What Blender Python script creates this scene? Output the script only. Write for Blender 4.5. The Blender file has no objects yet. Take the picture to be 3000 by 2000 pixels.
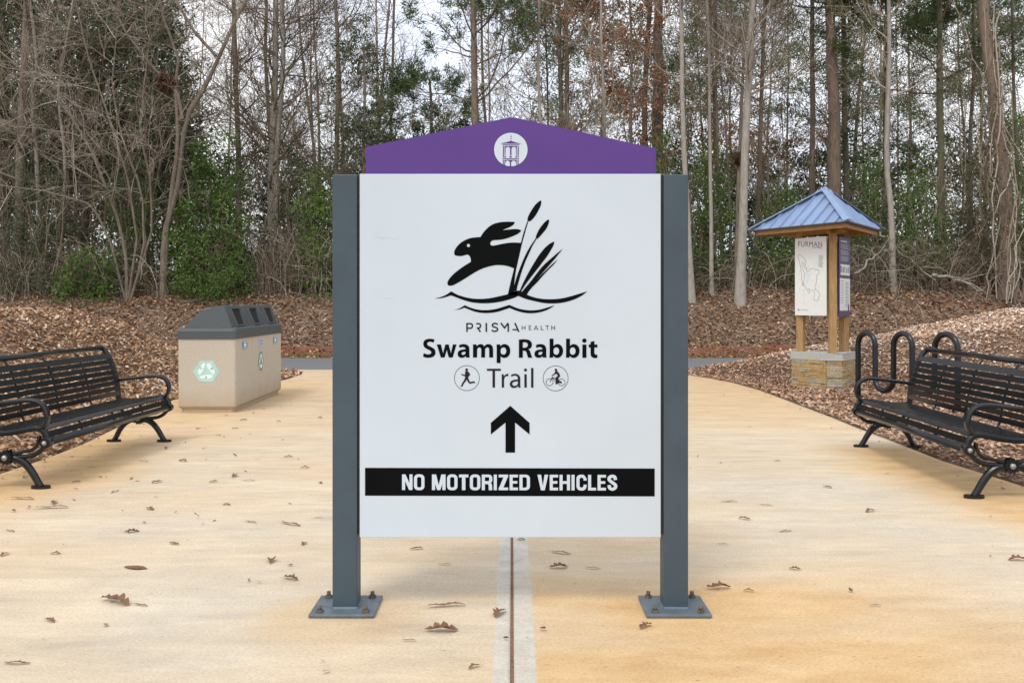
import bpy, math, random
import numpy as np
from mathutils import Vector, Matrix
from mathutils.geometry import tessellate_polygon

# ------------------------------------------------------------------ camera, light
SC = bpy.context.scene
COL = SC.collection
FP = 2917.0      # focal length in photo pixels (3000 wide)
EYE = 1.248
HOR = 890.0
cam_d = bpy.data.cameras.new('camera')
cam_d.lens = 35.0
cam_d.sensor_width = 36.0
cam_d.shift_y = -110.0 / 3000.0
cam_d.clip_end = 2000
cam = bpy.data.objects.new('camera', cam_d)
cam.location = (0, 0, EYE)
cam.rotation_euler = (math.radians(90), 0, 0)
COL.objects.link(cam)
SC.camera = cam

SUN_EL, SUN_ROT = math.radians(52), math.radians(205)
W = bpy.data.worlds.new('World')
SC.world = W
W.use_nodes = True
wn, wl = W.node_tree.nodes, W.node_tree.links
wn.clear()
wo = wn.new('ShaderNodeOutputWorld')
bg = wn.new('ShaderNodeBackground')
sky = wn.new('ShaderNodeTexSky')
sky.sky_type = 'NISHITA'
sky.sun_disc = False
sky.sun_elevation = SUN_EL
sky.sun_rotation = SUN_ROT
sky.dust_density = 3.0
hs = wn.new('ShaderNodeHueSaturation')
hs.inputs['Saturation'].default_value = 0.22
mixc = wn.new('ShaderNodeMix')
mixc.data_type = 'RGBA'
mixc.inputs[0].default_value = 0.72
tc = wn.new('ShaderNodeTexCoord')
nz = wn.new('ShaderNodeTexNoise')
nz.inputs['Scale'].default_value = 3.0
nz.inputs['Detail'].default_value = 5.0
cr = wn.new('ShaderNodeValToRGB')
cr.color_ramp.elements[0].position = 0.35
cr.color_ramp.elements[0].color = (8.0, 8.9, 10.6, 1)
cr.color_ramp.elements[1].position = 0.62
cr.color_ramp.elements[1].color = (11.5, 11.6, 11.8, 1)
wl.new(tc.outputs['Generated'], nz.inputs['Vector'])
wl.new(nz.outputs['Fac'], cr.inputs['Fac'])
wl.new(sky.outputs[0], hs.inputs['Color'])
wl.new(hs.outputs[0], mixc.inputs[6])
wl.new(cr.outputs[0], mixc.inputs[7])
wl.new(mixc.outputs[2], bg.inputs['Color'])
bg.inputs['Strength'].default_value = 0.10
wl.new(bg.outputs[0], wo.inputs['Surface'])

sun_d = bpy.data.lights.new('sun', 'SUN')
sun_d.energy = 1.1
sun_d.angle = math.radians(18)
sun_d.color = (1.0, 0.96, 0.90)
sun = bpy.data.objects.new('sun', sun_d)
# direction towards the sun, behind the camera to the left
sd = Vector((math.sin(SUN_ROT) * math.cos(SUN_EL), math.cos(SUN_ROT) * math.cos(SUN_EL), math.sin(SUN_EL)))
sun.rotation_euler = sd.to_track_quat('Z', 'Y').to_euler()
COL.objects.link(sun)

SC.view_settings.view_transform = 'Standard'
SC.view_settings.look = 'None'
SC.view_settings.exposure = 0.50
SC.view_settings.gamma = 1.0
SC.view_settings.use_curve_mapping = False

# ------------------------------------------------------------------ helpers
def P(px, py, d):
    return ((px - 1500.0) / FP * d, d, EYE - (py - HOR) / FP * d)

def gpt(px, py):
    d = FP * EYE / (py - HOR)
    return ((px - 1500.0) / FP * d, d)

def sstep(a, b, x):
    t = np.clip((x - a) / (b - a), 0, 1)
    return t * t * (3 - 2 * t)

_nr = np.random.RandomState(5)
_LAT = _nr.rand(256, 256)
def vnoise(x, y):
    x = np.asarray(x, float); y = np.asarray(y, float)
    xi = np.floor(x).astype(int); yi = np.floor(y).astype(int)
    fx = x - xi; fy = y - yi
    fx = fx * fx * (3 - 2 * fx); fy = fy * fy * (3 - 2 * fy)
    a = _LAT[xi & 255, yi & 255]; b = _LAT[(xi + 1) & 255, yi & 255]
    c = _LAT[xi & 255, (yi + 1) & 255]; d = _LAT[(xi + 1) & 255, (yi + 1) & 255]
    return (a * (1 - fx) + b * fx) * (1 - fy) + (c * (1 - fx) + d * fx) * fy
def fbm(x, y, o=4):
    s = 0; a = .5; n = 0
    for k in range(o):
        s = s + a * vnoise(x * 2 ** k + 17 * k, y * 2 ** k + 31 * k); n += a; a *= .5
    return s / n

def np_mesh(name, V, Fs, attr=None, smooth=False):
    """V (n,3); Fs list of (m,k) int arrays; attr = dict of per-vertex floats"""
    me = bpy.data.meshes.new(name)
    V = np.asarray(V, np.float32)
    me.vertices.add(len(V))
    me.vertices.foreach_set('co', V.ravel())
    Fs = [np.asarray(f, np.int32) for f in Fs if len(f)]
    tot = np.concatenate([np.full(len(f), f.shape[1], np.int32) for f in Fs])
    idx = np.concatenate([f.ravel() for f in Fs])
    st = np.concatenate([[0], np.cumsum(tot)[:-1]]).astype(np.int32)
    me.loops.add(len(idx)); me.loops.foreach_set('vertex_index', idx)
    me.polygons.add(len(tot)); me.polygons.foreach_set('loop_start', st)
    me.polygons.foreach_set('loop_total', tot)
    if smooth:
        me.polygons.foreach_set('use_smooth', np.ones(len(tot), bool))
    if attr:
        for k, a in attr.items():
            at = me.attributes.new(k, 'FLOAT', 'POINT')
            at.data.foreach_set('value', np.asarray(a, np.float32))
    me.update(calc_edges=True)
    return me

def link(name, me, m=None, parent=None, loc=None, **props):
    o = bpy.data.objects.new(name, me)
    if m is not None and me is not None and len(me.materials) == 0:
        me.materials.append(m)
    if parent is not None:
        o.parent = parent
    if loc is not None:
        o.location = loc
    COL.objects.link(o)
    for k, v in props.items():
        o[k] = v
    return o

def thing(name, label, cat, loc=(0, 0, 0), rz=0.0, group=None):
    o = bpy.data.objects.new(name, None)
    o.location = loc; o.rotation_euler = (0, 0, rz)
    o.empty_display_size = .2
    COL.objects.link(o)
    o['label'] = label; o['category'] = cat
    if group: o['group'] = group
    return o

class MB:
    def __init__(s):
        s.v = []; s.f = []; s.sm = []
    def add(s, vs, fs, smooth=False):
        n = len(s.v)
        s.v += [tuple(v) for v in vs]
        s.f += [tuple(i + n for i in f) for f in fs]
        s.sm += [smooth] * len(fs)
    def box(s, x0, x1, y0, y1, z0, z1):
        s.add([(x0, y0, z0), (x1, y0, z0), (x1, y1, z0), (x0, y1, z0), (x0, y0, z1), (x1, y0, z1), (x1, y1, z1), (x0, y1, z1)],
              [(0, 3, 2, 1), (4, 5, 6, 7), (0, 1, 5, 4), (1, 2, 6, 5), (2, 3, 7, 6), (3, 0, 4, 7)])
    def prism(s, pts, axis, a, b):
        """extrude 2D polygon along axis ('x','y','z') from a to b"""
        n = len(pts)
        def mk(p, t):
            return {'x': (t, p[0], p[1]), 'y': (p[0], t, p[1]), 'z': (p[0], p[1], t)}[axis]
        vs = [mk(p, a) for p in pts] + [mk(p, b) for p in pts]
        tris = tessellate_polygon([[Vector((p[0], p[1], 0)) for p in pts]])
        fs = [tuple(t) for t in tris] + [tuple(i + n for i in reversed(t)) for t in tris]
        fs += [(i, (i + 1) % n, (i + 1) % n + n, i + n) for i in range(n)]
        s.add(vs, fs)
    def tube(s, pts, r, sides=10, smooth=True, flat=None, caps=True):
        """sweep round (or flat=(w,h), rectangular, w along given side vector) section along pts"""
        pts = [Vector(p) for p in pts]
        n = len(pts)
        rr = r if hasattr(r, '__len__') else [r] * n
        up = Vector((0, 0, 1))
        ring = []
        prev = None
        for i in range(n):
            t = (pts[min(i + 1, n - 1)] - pts[max(i - 1, 0)]).normalized()
            if prev is None:
                a = up if abs(t.dot(up)) < .95 else Vector((1, 0, 0))
                u = t.cross(a).normalized()
            else:
                u = (prev - t * prev.dot(t)).normalized()
            prev = u
            w = t.cross(u)
            for k in range(sides):
                an = 2 * math.pi * k / sides
                ring.append(pts[i] + (u * math.cos(an) + w * math.sin(an)) * rr[i])
        fs = []
        for i in range(n - 1):
            for k in range(sides):
                k2 = (k + 1) % sides
                fs.append((i * sides + k, i * sides + k2, (i + 1) * sides + k2, (i + 1) * sides + k))
        s.add(ring, fs, smooth)
        if caps:
            m = len(s.v) - len(ring)
            s.f.append(tuple(m + k for k in reversed(range(sides)))); s.sm.append(False)
            s.f.append(tuple(m + (n - 1) * sides + k for k in range(sides))); s.sm.append(False)
    def bar(s, pts, side, w, h, taper=None):
        """rectangular bar swept along planar path; side = unit vector perpendicular to plane; w along side, h in plane"""
        pts = [Vector(p) for p in pts]; side = Vector(side)
        n = len(pts); ring = []
        c = 0.28
        for i in range(n):
            t = (pts[min(i + 1, n - 1)] - pts[max(i - 1, 0)]).normalized()
            q = t.cross(side).normalized()
            hh = h * (taper[i] if taper else 1)
            prof = [(-.5, -.5 + c), (-.5 + c * h / w, -.5), (.5 - c * h / w, -.5), (.5, -.5 + c), (.5, .5 - c), (.5 - c * h / w, .5), (-.5 + c * h / w, .5), (-.5, .5 - c)]
            for a, b in prof:
                ring.append(pts[i] + side * (a * w) + q * (b * hh))
        k8 = 8; fs = []
        for i in range(n - 1):
            for k in range(k8):
                k2 = (k + 1) % k8
                fs.append((i * k8 + k, i * k8 + k2, (i + 1) * k8 + k2, (i + 1) * k8 + k))
        fs.append(tuple(reversed(range(k8)))); fs.append(tuple((n - 1) * k8 + k for k in range(k8)))
        s.add(ring, fs)
    def build(s, name, m, parent=None, loc=None, **props):
        me = bpy.data.meshes.new(name)
        me.from_pydata(s.v, [], s.f)
        if any(s.sm):
            me.polygons.foreach_set('use_smooth', s.sm)
        me.update()
        return link(name, me, m, parent, loc, **props)

def bevel(o, w, seg=2):
    md = o.modifiers.new('bevel', 'BEVEL'); md.width = w; md.segments = seg; md.limit_method = 'ANGLE'
    md.angle_limit = math.radians(35)
    return o

def catmull(pts, corners=(), n=5, closed=True):
    """smooth through pts; indexes in corners stay sharp"""
    out = []; N = len(pts); rng_ = range(N if closed else N - 1)
    for i in rng_:
        p1 = pts[i]; p2 = pts[(i + 1) % N]
        p0 = pts[(i - 1) % N] if (closed or i > 0) else p1
        p3 = pts[(i + 2) % N] if (closed or i < N - 2) else p2
        if i in corners: p0 = p1
        if (i + 1) % N in corners: p3 = p2
        for k in range(n):
            t = k / n
            def c(a, b, cc, d):
                return .5 * (2 * b + (cc - a) * t + (2 * a - 5 * b + 4 * cc - d) * t * t + (3 * b - a - 3 * cc + d) * t ** 3)
            out.append(tuple(c(p0[j], p1[j], p2[j], p3[j]) for j in range(len(p1))))
    if not closed: out.append(tuple(pts[-1]))
    return out

# ------------------------------------------------------------------ materials
def new_mat(name):
    m = bpy.data.materials.new(name); m.use_nodes = True
    nt = m.node_tree
    return m, nt.nodes, nt.links, nt.nodes['Principled BSDF']

def mat(name, col, rough=.6, var=.15, scale=8., metal=0., bump=0., bscale=60., col2=None, spec=.5, coat=0., stretch=(1, 1, 1)):
    m, n, l, b = new_mat(name)
    tc = n.new('ShaderNodeTexCoord'); mp = n.new('ShaderNodeMapping')
    mp.inputs['Scale'].default_value = stretch
    l.new(tc.outputs['Object'], mp.inputs[0])
    t = n.new('ShaderNodeTexNoise'); t.inputs['Scale'].default_value = scale; t.inputs['Detail'].default_value = 8
    t.inputs['Roughness'].default_value = .65
    l.new(mp.outputs[0], t.inputs['Vector'])
    r = n.new('ShaderNodeValToRGB')
    c2 = col2 if col2 else tuple(min(1, c * (1 + var)) for c in col)
    c1 = tuple(c * (1 - var) for c in col)
    r.color_ramp.elements[0].position = .3; r.color_ramp.elements[0].color = (*c1, 1)
    r.color_ramp.elements[1].position = .7; r.color_ramp.elements[1].color = (*c2, 1)
    l.new(t.outputs['Fac'], r.inputs[0]); l.new(r.outputs[0], b.inputs['Base Color'])
    b.inputs['Roughness'].default_value = rough; b.inputs['Metallic'].default_value = metal
    b.inputs['Specular IOR Level'].default_value = spec
    b.inputs['Coat Weight'].default_value = coat
    if bump:
        t2 = n.new('ShaderNodeTexNoise'); t2.inputs['Scale'].default_value = bscale; t2.inputs['Detail'].default_value = 5
        l.new(mp.outputs[0], t2.inputs['Vector'])
        bp = n.new('ShaderNodeBump'); bp.inputs['Strength'].default_value = bump; bp.inputs['Distance'].default_value = .01
        l.new(t2.outputs['Fac'], bp.inputs['Height']); l.new(bp.outputs[0], b.inputs['Normal'])
    return m

def attr_mat(name, stops, rough=.7, trans=0., spec=.3, noise=0.):
    """colour from per-vertex random attribute 'rnd' """
    m, n, l, b = new_mat(name)
    a = n.new('ShaderNodeAttribute'); a.attribute_name = 'rnd'
    r = n.new('ShaderNodeValToRGB')
    el = r.color_ramp.elements
    while len(el) < len(stops): el.new(.5)
    for e, (p, c) in zip(el, stops):
        e.position = p; e.color = (*c, 1)
    fac = a.outputs['Fac']
    l.new(fac, r.inputs[0]); l.new(r.outputs[0], b.inputs['Base Color'])
    b.inputs['Roughness'].default_value = rough; b.inputs['Specular IOR Level'].default_value = spec
    if trans:
        tr = n.new('ShaderNodeBsdfTranslucent'); mx = n.new('ShaderNodeMixShader'); mx.inputs[0].default_value = trans
        l.new(r.outputs[0], tr.inputs['Color']); l.new(b.outputs[0], mx.inputs[1]); l.new(tr.outputs[0], mx.inputs[2])
        l.new(mx.outputs[0], n['Material Output'].inputs['Surface'])
    return m

M = {}
M['slate'] = mat('slate_paint', (.050, .073, .093), .5, .10, 5, bump=.08, bscale=300, spec=.35)
M['plate'] = mat('plate_paint', (.105, .135, .158), .4, .3, 14, bump=.1, bscale=120)
M['panel'] = mat('panel_white', (.51, .578, .64), .5, .035, 1.6)
M['black'] = mat('vinyl_black', (.003, .0035, .004), .7, .2, 6, spec=.06)
M['purple'] = mat('purple_paint', (.088, .038, .212), .5, .05, 5, spec=.3)
M['seam'] = mat('seam_black', (.006, .006, .007), .6, .1)
M['rust'] = mat('rusty_steel', (.12, .095, .078), .7, .5, 60, bump=.4, bscale=200)
M['bolt'] = mat('bolt_steel', (.33, .33, .31), .35, .3, 80, metal=.7)
M['iron'] = mat('black_powder_coat', (.0028, .0052, .0085), .26, .25, 20, spec=.5)
M['binstone'] = mat('aggregate_concrete', (.49, .435, .355), .85, .22, 80, bump=.5, bscale=200)
M['binlid'] = mat('grey_plastic_lid', (.062, .072, .077), .55, .18, 70, bump=.2, bscale=180)
M['dark'] = mat('dark_void', (.004, .004, .004), .9, .1)
M['teal'] = mat('teal_decal', (.38, .62, .55), .5, .15, 6)
M['decalwhite'] = mat('decal_white', (.72, .80, .80), .5, .05, 9)
M['blue'] = mat('plaque_blue', (.17, .27, .45), .5, .12, 12)
M['lilac'] = mat('plaque_lilac', (.50, .47, .62), .5, .12, 12)
M['decalgrey'] = mat('decal_slate', (.18, .25, .29), .5, .15, 12)
M['wood'] = mat('cedar_post', (.36, .215, .085), .7, .35, 12, bump=.3, bscale=60, stretch=(6, 6, .6))
M['woodh'] = mat('cedar_fascia', (.33, .175, .06), .7, .35, 12, bump=.3, bscale=60, stretch=(1, 1, 6))
M['roof'] = mat('blue_roof_metal', (.22, .305, .47), .38, .14, 3, metal=.1)
M['rooftrim'] = mat('roof_underside', (.045, .04, .04), .8, .3, 20)
M['cap'] = mat('cast_cap_stone', (.42, .42, .38), .85, .12, 30, bump=.2, bscale=120)
M['mapwhite'] = mat('map_white', (.70, .72, .70), .4, .02, 4)
M['mapline'] = mat('map_line', (.30, .30, .32), .6, .1)
M['mapblue'] = mat('map_water', (.60, .68, .71), .6, .05)
M['mapred'] = mat('map_red', (.60, .16, .16), .6, .1)
M['mappurple'] = mat('map_purple', (.16, .05, .24), .5, .1)
M['deeppurple'] = mat('deep_purple', (.045, .028, .085), .5, .1)
M['asphalt'] = mat('asphalt', (.16, .16, .165), .9, .22, 30, bump=.4, bscale=200)
M['filler'] = mat('joint_filler', (.20, .105, .06), .95, .5, 60, bump=.6, bscale=90)
M['ground'] = mat('forest_floor', (.14, .088, .058), .95, .4, 5, bump=.8, bscale=25, col2=(.25, .16, .105))
M['clay'] = mat('red_clay', (.17, .062, .030), .95, .35, 6, bump=.6, bscale=30)
LIT = [(0, (.11, .056, .030)), (.25, (.25, .135, .070)), (.55, (.42, .245, .135)), (.8, (.57, .385, .235)), (1, (.74, .62, .50))]
M['litter'] = attr_mat('leaf_litter', LIT, .75, .1)
M['mulch'] = attr_mat('pale_mulch', [(0, (.20, .118, .076)), (.3, (.47, .285, .175)), (.65, (.66, .45, .31)), (.9, (.80, .63, .49)), (1, (.82, .74, .66))], .75, .08)
M['leafbrown'] = attr_mat('dry_leaf', [(0, (.10, .045, .025)), (.5, (.22, .11, .058)), (1, (.36, .22, .12))], .6, .1)
M['green'] = attr_mat('broadleaf_green', [(0, (.042, .080, .020)), (.45, (.108, .190, .040)), (.8, (.20, .295, .065)), (1, (.30, .36, .11))], .36, .42, .5)
M['darkgreen'] = attr_mat('dark_evergreen', [(0, (.030, .052, .026)), (.5, (.075, .118, .052)), (.85, (.16, .185, .078)), (1, (.28, .25, .10))], .5, .25, .3)
M['needle'] = attr_mat('pine_needle', [(0, (.055, .090, .036)), (.5, (.13, .195, .07)), (1, (.26, .33, .13))], .5, .45, .3)
M['oakleaf'] = attr_mat('marcescent_leaf', [(0, (.22, .095, .05)), (.5, (.42, .20, .10)), (1, (.60, .33, .19))], .6, .35, .3)
M['olive'] = attr_mat('olive_foliage', [(0, (.065, .065, .034)), (.5, (.14, .14, .065)), (1, (.26, .24, .12))], .6, .2, .3)
M['bark_pale'] = mat('pale_bark', (.32, .285, .24), .85, .3, 6, bump=.6, bscale=40, stretch=(3, 3, .7))
M['bark_brown'] = mat('brown_bark', (.185, .147, .11), .9, .4, 6, bump=.9, bscale=30, stretch=(3, 3, .6))
M['bark_red'] = mat('reddish_bark', (.215, .155, .115), .9, .4, 6, bump=.9, bscale=30, stretch=(3, 3, .6))
M['bark_dark'] = mat('dark_bark', (.135, .108, .088), .9, .35, 6, bump=.9, bscale=30, stretch=(3, 3, .6))
M['twig'] = mat('grey_twig', (.20, .158, .130), .85, .3, 3)
M['twig_pale'] = mat('pale_twig', (.33, .275, .225), .85, .3, 3)
M['twig_brown'] = mat('brown_twig', (.135, .092, .066), .9, .35, 3)
M['twig_red'] = mat('reddish_twig', (.16, .105, .095), .85, .3, 3)
M['stemgreen'] = mat('mossy_stem', (.15, .14, .085), .85, .3, 3)

def stone_mat(name, c):
    return mat(name, c, .85, .28, 25, bump=.5, bscale=70)
def add_base_stain(m, z1, col):
    # rain-splash dirt low on the concrete body
    n, l = m.node_tree.nodes, m.node_tree.links; b = n['Principled BSDF']
    src = b.inputs['Base Color'].links[0].from_socket
    tc = n.new('ShaderNodeTexCoord'); sp = n.new('ShaderNodeSeparateXYZ'); l.new(tc.outputs['Object'], sp.inputs[0])
    nz_ = n.new('ShaderNodeTexNoise'); nz_.inputs['Scale'].default_value = 4; nz_.inputs['Detail'].default_value = 6; l.new(tc.outputs['Object'], nz_.inputs['Vector'])
    ad = n.new('ShaderNodeMath'); ad.operation = 'MULTIPLY_ADD'; l.new(nz_.outputs['Fac'], ad.inputs[0]); ad.inputs[1].default_value = -.35; l.new(sp.outputs['Z'], ad.inputs[2])
    mr = n.new('ShaderNodeMapRange'); l.new(ad.outputs[0], mr.inputs[0]); mr.inputs[1].default_value = z1 - .18; mr.inputs[2].default_value = -.17; mr.inputs[3].default_value = 0; mr.inputs[4].default_value = .75
    mx = n.new('ShaderNodeMix'); mx.data_type = 'RGBA'; l.new(mr.outputs[0], mx.inputs[0]); l.new(src, mx.inputs[6]); mx.inputs[7].default_value = (*col, 1)
    l.new(mx.outputs[2], b.inputs['Base Color'])
add_base_stain(M['binstone'], .30, (.40, .29, .16))
STONES = [stone_mat('ledge_stone_%s' % n, c) for n, c in (('ochre', (.40, .27, .12)), ('tan', (.44, .34, .20)), ('grey', (.36, .33, .26)), ('honey', (.46, .30, .115)))]

# concrete: two tones + stain attribute
def concrete():
    m, n, l, b = new_mat('tan_concrete')
    tc = n.new('ShaderNodeTexCoord')
    def noise(s, det=6, st=(1, 1, 1), rough=.6):
        mp = n.new('ShaderNodeMapping'); mp.inputs['Scale'].default_value = st
        l.new(tc.outputs['Object'], mp.inputs[0])
        t = n.new('ShaderNodeTexNoise'); t.inputs['Scale'].default_value = s; t.inputs['Detail'].default_value = det
        t.inputs['Roughness'].default_value = rough
        l.new(mp.outputs[0], t.inputs['Vector']); return t.outputs['Fac']
    def ramp(f, p0, c0, p1, c1):
        r = n.new('ShaderNodeValToRGB'); r.color_ramp.elements[0].position = p0; r.color_ramp.elements[0].color = (*c0, 1)
        r.color_ramp.elements[1].position = p1; r.color_ramp.elements[1].color = (*c1, 1); l.new(f, r.inputs[0]); return r.outputs[0]
    def mix(f, a, c, mode='MIX'):
        x = n.new('ShaderNodeMix'); x.data_type = 'RGBA'; x.blend_type = mode
        if isinstance(f, float): x.inputs[0].default_value = f
        else: l.new(f, x.inputs[0])
        for s, i in ((a, 6), (c, 7)):
            if isinstance(s, tuple): x.inputs[i].default_value = (*s, 1)
            else: l.new(s, x.inputs[i])
        return x.outputs[2]
    def at(nm):
        a = n.new('ShaderNodeAttribute'); a.attribute_name = nm; return a.outputs['Fac']
    base = ramp(noise(.9, 8, (1, 2.2, 1)), .32, (.565, .47, .345), .66, (.71, .595, .43))
    streak = ramp(noise(2.6, 12, (1, 4, 1), .72), .40, (.84, .84, .87), .60, (1.02, 1.02, 1.02))
    c = mix(.8, base, streak, 'MULTIPLY')
    c = mix(at('stain'), c, ramp(noise(3, 6, (1, 2, 1)), .3, (.54, .335, .15), .7, (.68, .47, .255)))
    c = mix(at('grey'), c, ramp(noise(9, 6), .35, (.44, .44, .40), .65, (.62, .61, .56)))
    fine = ramp(noise(75, 4, (1, 1.5, 1), .75), .32, (.78, .77, .75), .6, (1.05, 1.05, 1.05))
    c = mix(1.0, c, fine, 'MULTIPLY')
    blot = ramp(noise(1.7, 3, (1, 3, 1), .4), .28, (.86, .86, .88), .40, (1, 1, 1))
    c = mix(.7, c, blot, 'MULTIPLY')
    spk = ramp(noise(30, 3, (1, 1.6, 1), .5), .24, (.50, .42, .34), .31, (1, 1, 1))
    c = mix(1.0, c, spk, 'MULTIPLY')
    l.new(c, b.inputs['Base Color']); b.inputs['Roughness'].default_value = .8
    b.inputs['Specular IOR Level'].default_value = .3
    bp = n.new('ShaderNodeBump'); bp.inputs['Strength'].default_value = .35; bp.inputs['Distance'].default_value = .004
    l.new(noise(70, 8), bp.inputs['Height']); l.new(bp.outputs[0], b.inputs['Normal'])
    return m
M['concrete'] = concrete()

# ------------------------------------------------------------------ terrain
_ly = np.array([-12, 5, 7.3, 8.0, 8.9, 10.2, 11.2, 13.0, 14.6, 16.5, 17.6, 18.6, 19.6])
_lx = np.array([-3.9, -3.8, -3.76, -3.76, -3.82, -4.0, -4.3, -4.4, -4.1, -3.72, -3.72, -3.9, -4.6])
_ry = np.array([-12, 5, 6.8, 7.9, 10.2, 11.0, 13.0, 14.5, 15.8, 16.7, 17.6, 18.6, 19.6])
_rx = np.array([3.8, 3.55, 3.50, 3.42, 3.48, 3.52, 3.56, 3.58, 3.50, 3.32, 3.05, 2.75, 2.65])
def XL(y): return np.interp(y, _ly, _lx)
def XR(y): return np.interp(y, _ry, _rx)
ROAD0, ROAD1 = 18.9, 22.9
def HT(x, y):
    x = np.asarray(x, float); y = np.asarray(y, float)
    bank = (1.55 + .22 * sstep(1, 9, x)) * sstep(23.2, 26.9, y + .5 * (fbm(x * .35, y * .2) - .5))
    beyond = .015 * np.clip(y - 27, 0, 60)
    nz = (fbm(x * .8 + 9, y * .8) - .5) * .22 * sstep(23.3, 24.4, y)
    dl = XL(y) - x
    left = 1.15 * sstep(.35, 3.9, dl) * sstep(5.5, 9.5, y) * (1 - sstep(16.6, 18.7, y))
    left = left * (1 - .0 * x)
    y0 = np.maximum(15.9 - 1.2 * (x - 3.8), 9.5)
    right = np.clip(.20 + .20 * (x - 3.8), 0, 1.15) * sstep(0, 1, (y - y0) / 3.0) * (1 - sstep(17.2, 20.2, y)) * sstep(.15, 1.1, x - XR(y))
    mn = (fbm(x * 1.7, y * 1.7 + 40) - .5) * .07 * (sstep(.2, .9, dl) + sstep(.2, .9, x - XR(y))) * (1 - sstep(18, 18.8, y))
    h = bank + beyond + nz + left + right + mn
    side = sstep(.0, .12, dl) + sstep(.0, .12, x - XR(y))
    inside = (1 - np.clip(side, 0, 1)) * (y < 19.0)
    road = (y > ROAD0 - .1) & (y < ROAD1 + .1)
    h = np.where(inside > .5, -.06, h - .012)
    h = np.where(road, -.05, h)
    return h

def grid(xs, ys, hf):
    X, Y = np.meshgrid(xs, ys)
    V = np.stack([X.ravel(), Y.ravel(), hf(X, Y).ravel()], 1)
    nx, ny = len(xs), len(ys)
    i = np.arange(nx * ny).reshape(ny, nx)
    F = np.stack([i[:-1, :-1].ravel(), i[:-1, 1:].ravel(), i[1:, 1:].ravel(), i[1:, :-1].ravel()], 1)
    return V, F
xs = np.concatenate([np.arange(-400, -20, 20), np.arange(-20, 20, .16), np.arange(20, 401, 20)])
ys = np.concatenate([np.arange(-300, -10, 30), np.arange(-10, 5, .5), np.arange(5, 30, .16), np.arange(30, 60, 1.), np.arange(60, 701, 40)])
V, F = grid(xs, ys, HT)
V[:, 2] = np.where(np.hypot(V[:, 0], V[:, 1]) > 75, np.minimum(V[:, 2], 2.2), V[:, 2])
link('ground', np_mesh('ground', V, [F], smooth=True), M['ground'], kind='structure')

# asphalt cross trail
mb = MB()
for k in range(-12, 12):
    mb.box(k * 3.0, k * 3.0 + 3.0, ROAD0, ROAD1, -.05, .004)
mb.v = [(v[0], v[1] + .0 * v[0], v[2]) for v in mb.v]
mb = MB(); mb.box(-36, 36, ROAD0, ROAD1, -.05, .004)
mb.build('asphalt_trail', M['asphalt'], kind='structure')
# strip of bare red clay at the foot of the bank
xs = np.arange(-16, 16, .2); ys = np.arange(22.85, 24.0, .12)
V, F = grid(xs, ys, lambda x, y: HT(x, y) + .02 + .03 * fbm(x * 3, y * 3))
link('clay_verge', np_mesh('clay_verge', V, [F], smooth=True), M['clay'], kind='structure')

# pavement slabs
pave = bpy.data.objects.new('pavement', None); COL.objects.link(pave); pave['kind'] = 'structure'
def stain_fn(x, y):
    n1 = fbm(x * 1.1 + 3, y * .8 + 7, 7); n2 = fbm(x * .9 + 30, y * 2.6, 7)
    s = .11 + .24 * sstep(.35, .75, n1) * sstep(.3, .6, n2)
    dl = x - XL(y); dr = XR(y) - x
    s = s + .95 * sstep(1.15, .35, dl + (n1 - .5) * .8) * sstep(4.6, 6.2, y) * sstep(9.9, 8.3, y)
    s = s + .55 * sstep(2.2, .2, dl + (n1 - .5) * 1.2) * sstep(8.5, 9.5, y) * sstep(19, 13, y)
    s = s + 1.0 * sstep(1.15, .35, dr + (n1 - .5) * .9) * sstep(4.3, 5.4, y) * sstep(9.2, 8.0, y)
    s = s + .35 * sstep(3.4, .3, dr + (n2 - .5) * 1.6) * sstep(9, 11, y)
    s = s + .22 * sstep(8, 14, y)
    # rust-coloured run in front of the right hand post, and around plates
    br = sstep(.07, .10, x) * sstep(2.7, 1.2, x + (n2 - .5)) * sstep(4.95, 4.5, y + (n1 - .5) * .5)
    s = s + .62 * br * (.35 + 1.2 * n2)
    for cx in (-.69, .69):
        r = np.hypot((x - cx) / .33, (y - 4.0) / .36)
        s = s + .35 * sstep(1.25, .6, r + (n1 - .5) * .8)
    s = s + .4 * sstep(.4, .9, n2) * sstep(3.9, 3.0, y)
    return np.clip(s, 0, 1)
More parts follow.
